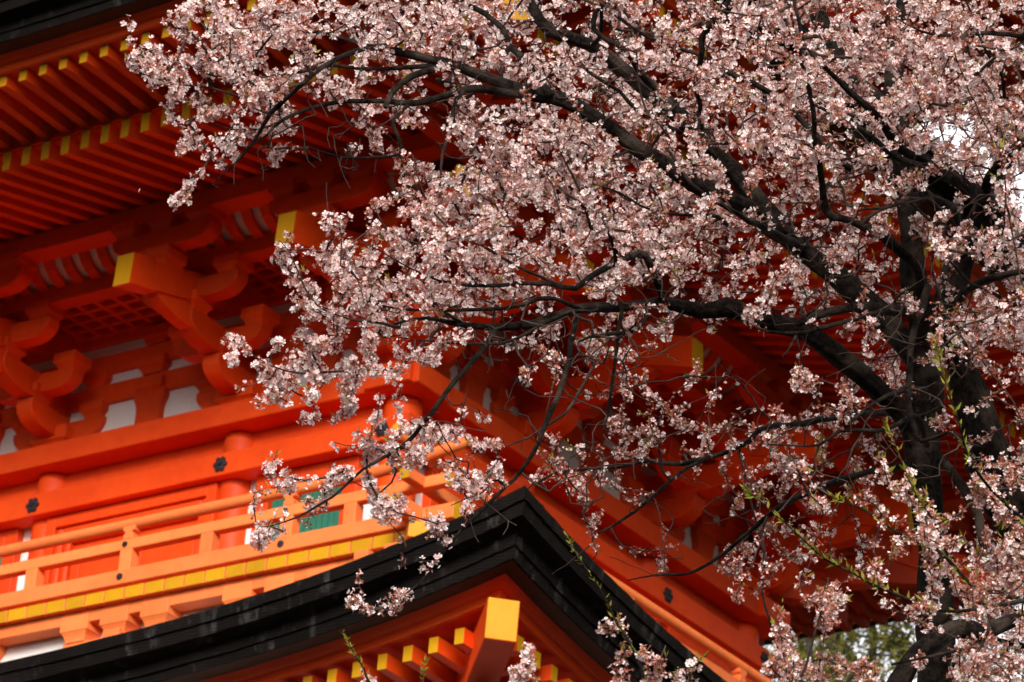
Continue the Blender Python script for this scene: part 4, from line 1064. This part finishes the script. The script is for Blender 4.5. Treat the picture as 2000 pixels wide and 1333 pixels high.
BARE_A = []
for x0, x1, y0, y1, n_, t_ in ((540, 1300, 40, 340, 210, 15.75), (420, 700, 180, 370, 40, 15.6), (880, 1350, 540, 720, 130, 15.4), (1000, 1260, 640, 960, 50, 15.4), (820, 1010, 700, 1060, 40, 15.3),
                               (1560, 1870, 420, 960, 170, 15.6), (1380, 1620, 380, 640, 60, 15.7), (1060, 1500, 700, 1130, 80, 19.0), (1600, 2000, 150, 420, 90, 15.9)):
    for _ in range(n_): BARE_A.append((RNG.uniform(x0, x1), RNG.uniform(y0, y1), t_ + RNG.normal(0, 0.22)))
def grow(limbs, cl, rng, ground_z=0.0, bare=()):
    sk = Skel(); paths = {}
    for name, pts in limbs.items():
        P = []
        for (x, y, w, t) in pts:
            p = at(x, y, t); P.append(np.r_[p, w * t / FPX / 2 * (0.88 if name != 'trunk' else 1.0)])
        if name == 'trunk':
            b = P[0].copy(); b[2] = ground_z - 0.15; b[3] = P[0][3] * 1.25
            b2 = (P[0] + b) / 2; b2[3] = P[0][3] * 1.08
            P = [b, b2] + P
        sm = smooth_path(P, 0.05)
        # crooked growth: small bends at two wavelengths
        k1 = rng.normal(size=(2, 3)); q1 = rng.uniform(0, 6, 4)
        for i in range(2, len(sm)):
            amp = min(0.010, 0.004 + 0.25 * sm[i][3]) * min(1, (i - 1) / 6)
            sm[i][:3] += amp * (k1[0] * math.sin(i * 0.42 + q1[0]) * 0.7 + k1[1] * math.sin(i * 0.97 + q1[1]) * 0.5) + rng.normal(0, 0.0012, 3)
        paths[name] = sm
        par = -1
        for i, q in enumerate(sm):
            d = sm[min(i + 1, len(sm) - 1)][:3] - sm[max(0, i - 1)][:3]; d = d / (np.linalg.norm(d) + 1e-9)
            par = sk.add(q[:3], par, q[3], name, d)
    nfl = len(cl); P = np.array([at(x, y, t) for x, y, t in list(cl) + list(bare)])
    base = np.array(sk.P); brad = np.array(sk.r)
    nodes = list(base)
    # thick wood bears few direct twigs: count it as farther away
    pen = np.where(brad > 0.03, 0.10, 0.0)
    pen = list(pen + np.array([0.25 if (l == 'trunk') else 0.0 for l in sk.limb]))
    d0 = np.array([np.min(np.linalg.norm(base - p, axis=1) + np.array(pen)) for p in P]) if len(P) else np.zeros(0)
    order = np.argsort(d0)
    NP = np.zeros((len(nodes) + len(P) * 14 + 10, 3)); NP[:len(nodes)] = base
    PE = np.zeros(len(NP)); PE[:len(nodes)] = pen
    n = len(nodes)
    twig_start = n
    tips = []
    for ci in order:
        p = P[ci]
        dd = np.linalg.norm(NP[:n] - p, axis=1) + PE[:n]
        j = int(np.argmin(dd)); a = NP[j]; L = np.linalg.norm(p - a)
        if L < 0.012:
            tips.append((ci, j)); continue
        d = (p - a) / L
        td = np.array(sk.dir[j])
        c1 = a + (td * 0.45 + d * 0.55) * L * 0.40 + rng.normal(0, 0.035 * L, 3)
        c2 = p - (d * 0.9 + np.array([0, 0, 0.22 if ci < nfl else -0.1])) * L * 0.30 + rng.normal(0, 0.035 * L, 3)
        k = max(2, min(13, int(L / 0.045)))
        par = j
        for q in range(1, k + 1):
            t = q / k
            kink = rng.normal(0, 0.0035, 3) if q < k else 0
            pt = kink + (1 - t) ** 3 * a + 3 * (1 - t) ** 2 * t * c1 + 3 * (1 - t) * t * t * c2 + t ** 3 * p
            dr = pt - NP[par]; dr = dr / (np.linalg.norm(dr) + 1e-9)
            idx = sk.add(pt, par, 0.0, sk.limb[j], dr)
            NP[idx] = pt; n = idx + 1; par = idx
        tips.append((ci, par))
    # twig thickness from the number of twigs each one carries
    cnt = np.zeros(n)
    for ci, j in tips: cnt[j] += 1
    for i in range(n - 1, twig_start - 1, -1):
        cnt[sk.par[i]] += cnt[i] if sk.par[i] >= 0 else 0
    for i in range(twig_start, n):
        sk.r[i] = 0.00185 * max(1.0, cnt[i]) ** 0.36
    return sk, paths, twig_start, [(P[ci], j) for ci, j in tips if ci < nfl]

def mesh_np(name, verts, faces_list, mats, mat_idx, parent, tint=None, smooth=False):
    """verts (N,3) array; faces_list: list of (M,k) index arrays"""
    me = bpy.data.meshes.new(name)
    loops = np.concatenate([f.ravel() for f in faces_list]).astype(np.int32)
    tot = np.concatenate([np.full(len(f), f.shape[1], np.int32) for f in faces_list])
    st = np.concatenate([[0], np.cumsum(tot)[:-1]]).astype(np.int32)
    me.vertices.add(len(verts)); me.vertices.foreach_set('co', verts.astype(np.float32).ravel())
    me.loops.add(len(loops)); me.loops.foreach_set('vertex_index', loops)
    me.polygons.add(len(tot)); me.polygons.foreach_set('loop_start', st); me.polygons.foreach_set('loop_total', tot)
    for m in mats: me.materials.append(m)
    me.polygons.foreach_set('material_index', np.concatenate(mat_idx).astype(np.int32))
    if smooth: me.polygons.foreach_set('use_smooth', np.ones(len(tot), bool))
    if tint is not None:
        a = me.attributes.new('tint', 'FLOAT', 'FACE'); a.data.foreach_set('value', np.concatenate(tint).astype(np.float32))
    me.update(calc_edges=True)
    o = bpy.data.objects.new(name, me); COL.objects.link(o); o.parent = parent
    return o

def twig_add(mb, sk, start, limb, off):
    """all twigs growing from one limb, added to that limb's wood"""
    idx = [i for i in range(start, len(sk.P)) if sk.limb[i] == limb]
    if not idx: return
    A = np.array([sk.P[sk.par[i]] for i in idx]) - off; B = np.array([sk.P[i] for i in idx]) - off
    rb = np.array([sk.r[i] for i in idx])
    ra = np.array([min(sk.r[sk.par[i]], sk.r[i] * 1.35) for i in idx])
    d = B - A; d /= np.linalg.norm(d, axis=1, keepdims=True) + 1e-9
    u = np.cross(d, np.array([0.31, 0.2, 0.93])); u /= np.linalg.norm(u, axis=1, keepdims=True) + 1e-9
    w = np.cross(d, u)
    S = 5; V = np.zeros((len(idx), 2 * S, 3))
    for q in range(S):
        c, s_ = math.cos(2 * math.pi * q / S), math.sin(2 * math.pi * q / S)
        V[:, q] = A + ra[:, None] * (c * u + s_ * w) - d * 0.001; V[:, S + q] = B + rb[:, None] * (c * u + s_ * w) + d * 0.001
    n0 = len(mb.v); mb.v.extend(map(tuple, V.reshape(-1, 3)))
    for i in range(len(idx)):
        k = n0 + i * 2 * S
        for q in range(S):
            mb.f.append([k + q, k + (q + 1) % S, k + S + (q + 1) % S, k + S + q]); mb.m.append(1)

def rot_frames(n, axis, rng):
    """random frames whose z axis points along the given unit vectors"""
    u = np.cross(axis, rng.normal(size=(n, 3))); u /= np.linalg.norm(u, axis=1, keepdims=True) + 1e-9
    return u, np.cross(axis, u), axis

def flowers(P0, axis, scale, kind, rng):
    """kind 1: open flower with five notched petals, 0: spent flower (calyx star, few petals left), 2: bud"""
    n = len(P0)
    U, V, W = rot_frames(n, axis, rng)
    verts = []; faces3 = []; faces4 = []; m3 = []; m4 = []; t3 = []; t4 = []
    vo = 0
    def put(loc):   # loc (n,k,3) in flower frame
        return P0[:, None] + scale[:, None, None] * (loc[..., 0:1] * U[:, None] + loc[..., 1:2] * V[:, None] + loc[..., 2:3] * W[:, None])
    tintf = rng.random(n)
    cup = rng.uniform(0.15, 0.75, n)
    for q in range(5):
        keep = (kind == 1) | ((kind == 0) & (rng.random(n) < 0.10)) | ((kind == 2) & (q < 3))
        a = 2 * math.pi * q / 5 + rng.normal(0, 0.10, n)
        ca, sa = np.cos(a), np.sin(a)
        ln = rng.uniform(0.85, 1.1, n); wd = rng.uniform(0.85, 1.1, n)
        cq = cup + rng.normal(0, 0.12, n)
        cq = np.where(kind == 2, 1.7, cq)
        wd = np.where(kind == 2, wd * 0.7, wd); ln = np.where(kind == 2, ln * 0.7, ln)
        prof = [(0.0015, 0.0), (0.0055, 0.0045), (0.0110, 0.0068), (0.0158, 0.0042), (0.0145, 0.0)]
        L = []
        def pt(r, w, bend):
            rr = r * ln
            x = rr * np.cos(cq * (0.45 + 0.5 * bend)); z = rr * np.sin(cq * (0.45 + 0.5 * bend))
            ww = w * wd
            return np.stack([x * ca - ww * sa, x * sa + ww * ca, z], -1)
        L = [pt(0.0012, 0, 0.2), pt(0.0062, -0.0036, 0.6), pt(0.0062, 0.0036, 0.6), pt(0.0120, -0.0056, 1.15), pt(0.0120, 0.0056, 1.15),
             pt(0.0168, -0.0030, 1.3), pt(0.0168, 0.0030, 1.3), pt(0.0148, 0, 1.2), pt(0.0064, 0, 0.35)]
        loc = np.stack(L, 1)
        G = put(loc)[keep]; k = len(G)
        if not k: continue
        b = vo + (np.arange(k) * 9)[:, None]
        verts.append(G.reshape(-1, 3)); vo += k * 9
        tt = np.clip(tintf[keep] + rng.normal(0, 0.12, k), 0, 1)
        faces3 += [b + np.array([[0, 8, 1]]), b + np.array([[0, 2, 8]])]; m3 += [np.zeros(k)] * 2; t3 += [tt] * 2
        faces4 += [b + np.array([[1, 8, 7, 3]]), b + np.array([[8, 2, 4, 7]])]; m4 += [np.zeros(k)] * 2; t4 += [tt] * 2
        faces3 += [b + np.array([[3, 7, 5]]), b + np.array([[7, 4, 6]])]; m3 += [np.zeros(k)] * 2; t3 += [tt] * 2
    # calyx: a five-pointed reddish star under the petals and a small tuft in the middle
    for q in range(5):
        a = 2 * math.pi * (q + 0.5) / 5
        big = np.where(kind == 0, 1.75, 0.8)
        e = np.where(kind == 0, 0.35, 0.2)
        loc = np.stack([np.stack([0.0022 * math.cos(a - 0.7) * big, 0.0022 * math.sin(a - 0.7) * big, -0.001 + 0 * e], -1),
                        np.stack([0.0022 * math.cos(a + 0.7) * big, 0.0022 * math.sin(a + 0.7) * big, -0.001 + 0 * e], -1),
                        np.stack([0.0062 * math.cos(a) * big, 0.0062 * math.sin(a) * big, 0.001 + 0.006 * e], -1),
                        np.stack([0 * e, 0 * e, -0.0055 + 0 * e], -1)], 1)
        G = put(loc); b = vo + (np.arange(n) * 4)[:, None]; verts.append(G.reshape(-1, 3)); vo += n * 4
        faces3 += [b + np.array([[0, 1, 2]]), b + np.array([[0, 3, 1]])]; m3 += [np.ones(n)] * 2; t3 += [rng.random(n)] * 2
    for q in range(3):
        a = 2 * math.pi * q / 3
        loc = np.stack([np.tile([0, 0, 0.0005], (n, 1)), np.tile([0.0020 * math.cos(a), 0.0020 * math.sin(a), 0.0068], (n, 1)), np.tile([0.0020 * math.cos(a + 1), 0.0020 * math.sin(a + 1), 0.0068], (n, 1))], 1)
        G = put(loc); b = vo + (np.arange(n) * 3)[:, None]; verts.append(G.reshape(-1, 3)); vo += n * 3
        faces3 += [b + np.array([[0, 1, 2]])]; m3 += [np.ones(n)]; t3 += [rng.random(n)]
    return verts, faces3, faces4, m3, m4, t3, t4, vo

def lateness(p):
    v = p - EYE; w = v @ CF; x = 1000 + FPX * (v @ CR) / w; y = 666.5 - FPX * (v @ CU) / w
    a = min(1, max(0, (y - 620) / 160)) * min(1, max(0, (x - 930) / 160))
    b = 0.3 * min(1, max(0, (x - 1150) / 300))
    return max(a, b)

def blossom_mesh(tips, sk, tw0, parent, off, rng, spent=0.45, per=(5, 10)):
    """umbels of stalked flowers round every twig tip"""
    C, A, S, K, ST = [], [], [], [], []
    sl = []
    for p, j in tips:
        q = sk.par[j]; m = 0
        while q >= tw0 and m < 4:
            if rng.random() < 0.55: sl.append((sk.P[q], q))
            q = sk.par[q]; m += 1
    ntip = len(tips)
    for it, (p, j) in enumerate(list(tips) + sl):
        d = np.array(sk.dir[j]); n = rng.integers(per[0], per[1] + 1) if it < ntip else rng.integers(2, 5)
        late = lateness(p)
        sp = rng.random() < (spent - 0.12 + 0.42 * late)
        if sp: n = int(n * 1.6)
        elif late > 0.5: n = max(3, int(n * 0.75))
        back = sk.P[sk.par[j]] if sk.par[j] >= 0 else p
        for _ in range(n):
            o = rng.normal(size=3); o = o / np.linalg.norm(o)
            o = o + 0.25 * d + np.array([0, 0, -0.15]); o /= np.linalg.norm(o)
            r = rng.uniform(0.012, 0.030)
            b = p + (back - p) * rng.uniform(0, 0.9)
            C.append(b + o * r); ST.append(b)
            ax = o + rng.normal(0, 0.35, 3) - CF * 0.15; A.append(ax / np.linalg.norm(ax))
            S.append(rng.uniform(0.60, 0.94))
            K.append((0 if rng.random() < 0.88 else 1) if sp else (1 if rng.random() < 0.88 else (0 if rng.random() < 0.6 else 2)))
    C = np.array(C); A = np.array(A); S = np.array(S); K = np.array(K); ST = np.array(ST)
    verts, f3, f4, m3, m4, t3, t4, vo = flowers(C, A, S, K, rng)
    # stalks
    n = len(C); d = C - ST; u = np.cross(d, rng.normal(size=(n, 3))); u /= np.linalg.norm(u, axis=1, keepdims=True) + 1e-9
    w = np.cross(d / (np.linalg.norm(d, axis=1, keepdims=True) + 1e-9), u); r = 0.0008
    T3 = []
    V = np.zeros((n, 6, 3))
    for q in range(3):
        v = math.cos(q * 2.094) * u + math.sin(q * 2.094) * w
        V[:, q] = ST + r * v; V[:, 3 + q] = C - A * 0.004 + r * 1.4 * v
    b = vo + (np.arange(n) * 6)[:, None]; verts.append(V.reshape(-1, 3))
    for q in range(3):
        f4.append(b + np.array([[q, (q + 1) % 3, 3 + (q + 1) % 3, 3 + q]])); m4.append(np.ones(n)); t4.append(rng.random(n))
    return mesh_np('blossoms', np.concatenate(verts) - off, f3 + f4, [PETAL, CALYX], m3 + m4, parent, tint=t3 + t4)

def leaf_mesh(spots, parent, off, rng, name='young_leaves', mat=None, size=(0.020, 0.040)):
    """spots: (point, direction); narrow folded young leaves in tufts"""
    P = np.array([s[0] for s in spots]); D = np.array([s[1] for s in spots]); n = len(P)
    D = D / (np.linalg.norm(D, axis=1, keepdims=True) + 1e-9)
    u = np.cross(D, rng.normal(size=(n, 3))); u /= np.linalg.norm(u, axis=1, keepdims=True) + 1e-9
    w = np.cross(D, u)
    L = rng.uniform(size[0], size[1], n)[:, None]; W = L * rng.uniform(0.12, 0.18, n)[:, None]
    curl = rng.uniform(-0.1, 0.25, n)[:, None] * L
    V = np.stack([P, P + D * L * .4 + u * W + w * W * .6, P + D * L * .45, P + D * L * .4 - u * W + w * W * .6, P + D * L + w * curl], 1)
    b = (np.arange(n) * 5)[:, None]
    F = [b + np.array([[0, 1, 2]]), b + np.array([[0, 2, 3]]), b + np.array([[1, 4, 2]]), b + np.array([[2, 4, 3]])]
    t = rng.random(n)
    return mesh_np(name, V.reshape(-1, 3) - off, F, [mat or LEAF], [np.zeros(n)] * 4, parent, tint=[t] * 4)

def ridged_tube(mb, pts, rad, rng):
    """old wood: ridges running along the stem, bulges and flats"""
    S = 40; n0 = len(mb.v)
    base = len(mb.v); mb.tube(pts, rad, sides=S)
    ph = rng.uniform(0, 6.28, 6)
    for i in range(len(pts)):
        c = np.array(pts[i]); tw = i * 0.05
        for q in range(S):
            a = 2 * math.pi * q / S + tw
            k = 1 + 0.05 * math.sin(2 * a + i * 0.21 + ph[0]) + 0.045 * math.sin(5 * a + i * 0.13 + ph[1]) + 0.035 * math.sin(9 * a - i * 0.31 + ph[2]) + 0.03 * math.sin(14 * a + i * 0.9 + ph[3]) + rng.uniform(-0.025, 0.025)
            v = np.array(mb.v[base + i * S + q]); mb.v[base + i * S + q] = tuple(c + (v - c) * k)

def cherry(limbs, cl, label, rng, leaf_rate, leafy=(), sides=12, spent=0.50, bare=()):
    sk, paths, start, tips = grow(limbs, cl, rng, bare=bare)
    b = paths['trunk'][0][:3].copy(); b[2] = 0.0
    t = thing('cherry_tree', label, 'tree', tuple(b), 'cherry trees in bloom')
    order = list(limbs.keys())
    tips_of = {}
    for p, j in tips: tips_of.setdefault(sk.limb[j], []).append((p, j))
    for name in order:
        sm = paths[name]
        mb = MB()
        pts = [q[:3] - b for q in sm]; rad = [max(0.0012, q[3]) for q in sm]
        # slightly knobbly wood
        ph = rng.uniform(0, 6, 4)
        rad = [r * (1 + 0.07 * math.sin(i * 0.55 + ph[0]) + 0.05 * math.sin(i * 1.31 + ph[1])) for i, r in enumerate(rad)]
        thick = max(rad) > 0.012
        if max(rad) > 0.035: ridged_tube(mb, pts, rad, rng)
        else: mb.tube(pts, rad, sides=16 if thick else 8, wob=0.06 if thick else 0.0)
        twig_add(mb, sk, start, name, b)
        o = mb.build('trunk' if name == 'trunk' else 'branch', [BARK if max(rad) > 0.008 else TWIG, TWIG], t, smooth=True)
        tp = tips_of.get(name, [])
        if tp: blossom_mesh(tp, sk, start, o, b, rng, spent)
        spots = []
        for p, j in tp:
            if rng.random() < leaf_rate * (0.8 + 1.2 * lateness(p)):
                for _ in range(rng.integers(2, 5)):
                    d = np.array(sk.dir[j]) + rng.normal(0, 0.55, 3) + np.array([0, 0, 0.35])
                    spots.append((p + rng.normal(0, 0.006, 3), d))
        if name in leafy:
            m = len(sm)
            for i in range(int(m * 0.45) if name != 'shoot3' else int(m * 0.30), m):
                if rng.random() < 0.95:
                    dr = sm[min(i + 1, m - 1)][:3] - sm[i - 1][:3]; dr = dr / (np.linalg.norm(dr) + 1e-9)
                    for _ in range(rng.integers(4, 8)):
                        spots.append((sm[i][:3] + dr * rng.choice([0, .018, .033]), dr * 0.8 + rng.normal(0, 0.5, 3) + np.array([0, 0, 0.3])))
            for _ in range(5): spots.append((sm[-1][:3], dr + rng.normal(0, 0.3, 3)))
        if spots: leaf_mesh(spots, o, b, rng, size=((0.016, 0.028) if max(q_[3] for q_ in limbs['trunk']) < 14 else (0.024, 0.042)) if name in leafy else (0.016, 0.032))
    return t

cherry(LIMBS_A, clusters['A'], 'large cherry tree in pink bloom, its dark limbs reaching left across the pagoda', np.random.default_rng(5), 0.22, bare=BARE_A)
cherry(LIMBS_B, clusters['B'], 'cherry tree at the right edge with thick leaning trunk and leafy hanging shoots', np.random.default_rng(6), 0.30, leafy=('shoot1', 'shoot2', 'shoot3', 'shoot4'))
cherry(LIMBS_C, clusters['C'], 'slim young cherry tree with thin upright shoots rising in front of the lower black roof', np.random.default_rng(8), 0.30, leafy=('trunk', 'shoot1', 'shoot2', 'shoot5') , spent=0.55)

# --- spring trees far behind the pagoda
def far_tree(px, py_top, dist, spread, label, seed, cat='tree'):
    rng = np.random.default_rng(seed)
    top = at(px, py_top, dist)
    gz = hill_h(top[0], top[1])
    hgt = top[2] - gz
    b = np.array([top[0], top[1], gz])
    t = thing('spring_tree', label, cat, tuple(b), 'spring trees behind the pagoda')
    trunk = MB(); pts = []
    ph = rng.uniform(0, 6, 2)
    for i in range(9):
        u = i / 8; pts.append(np.array([math.sin(u * 3 + ph[0]) * 0.35, math.cos(u * 2.5 + ph[1]) * 0.35, u * hgt * 0.9 - (0.2 if i == 0 else 0)]))
    trunk.tube(pts, [0.24 * (1 - 0.85 * i / 8) + 0.02 for i in range(9)], sides=9)
    spots = []
    for i in range(46):
        u = rng.uniform(0.32, 0.9); p0 = pts[0] * (1 - u) + pts[-1] * u
        k = u * 8; a = int(min(7, k)); p0 = pts[a] + (pts[a + 1] - pts[a]) * (k - a)
        ang = rng.uniform(0, 2 * math.pi); ln = spread * rng.uniform(0.5, 1.0) * (1.15 - 0.7 * u)
        q = [p0]; d = np.array([math.cos(ang), math.sin(ang), rng.uniform(0.25, 0.9)])
        for s in range(6):
            d = d + rng.normal(0, 0.18, 3) + np.array([0, 0, 0.04]); d /= np.linalg.norm(d)
            q.append(q[-1] + d * ln / 6)
        trunk.tube(q, [0.065 * (1 - u * 0.5) * (1 - 0.85 * s / 6) + 0.008 for s in range(7)], sides=5, cap=False)
        for s in range(2, 7):
            for tw in range(3):
                dd = d + rng.normal(0, 0.7, 3); dd /= np.linalg.norm(dd)
                e = q[s] + dd * rng.uniform(0.4, 1.0)
                trunk.tube([q[s], (q[s] + e) / 2 + rng.normal(0, .05, 3), e], [0.014, 0.010, 0.005], sides=3, cap=False)
                for _ in range(15):
                    f = q[s] + (e - q[s]) * rng.uniform(0.25, 1.1) + rng.normal(0, 0.13, 3)
                    spots.append((f, rng.normal(0, 1, 3) + np.array([0, 0, -0.2])))
    trunk.build('trunk', FARBARK, t, smooth=True)
    leaf_mesh(spots, t, np.zeros(3), rng, name='crown', mat=FARLEAF, size=(0.12, 0.24))
    return t
far_tree(1560, 690, 76, 4.4, 'yellow green spring tree beside the far end of the balcony, leftmost of the spring trees', 21)
far_tree(1690, 720, 84, 4.0, 'thin yellow green tree seen under the far eave, left of the upright dark cherry trunk', 22)
far_tree(1815, 640, 79, 4.4, 'olive green spring tree half hidden behind the dark cherry trunk', 23)
far_tree(1745, 700, 90, 4.6, 'broad olive spring tree directly behind the gap beside the low cherry limb', 25)
far_tree(1620, 720, 96, 4.6, 'dense olive spring tree farthest back behind the pagoda far corner', 26)
far_tree(1960, 680, 86, 4.2, 'pale green spring tree behind the leaning cherry trunk at the right edge', 24)

# --- a petal drifting down in front of the rafters
pt = at(272, 372, 16.0)
mb = MB()
o = [(0, -.008), (.004, -.003), (.0045, .004), (.0015, .008), (0, .0065), (-.0015, .008), (-.0045, .004), (-.004, -.003)]
ux = CR * 0.45 - CF * 0.89; uz = CU * 0.92 + CR * 0.38
A = [ux * x + uz * z + CF * (-0.0006 + 12 * x * x) for x, z in o]; B = [q + CF * 0.0005 for q in A]
mb.prism(A, B)
pm = leaf_like('fallen_petal', 0.3, ca=(0.90, 0.74, 0.73), cb=(0.90, 0.80, 0.79))
po = mb.build('falling_petal', pm); po.location = pt
tag(po, 'single pale petal drifting down in front of the dark red rafters', 'petal')
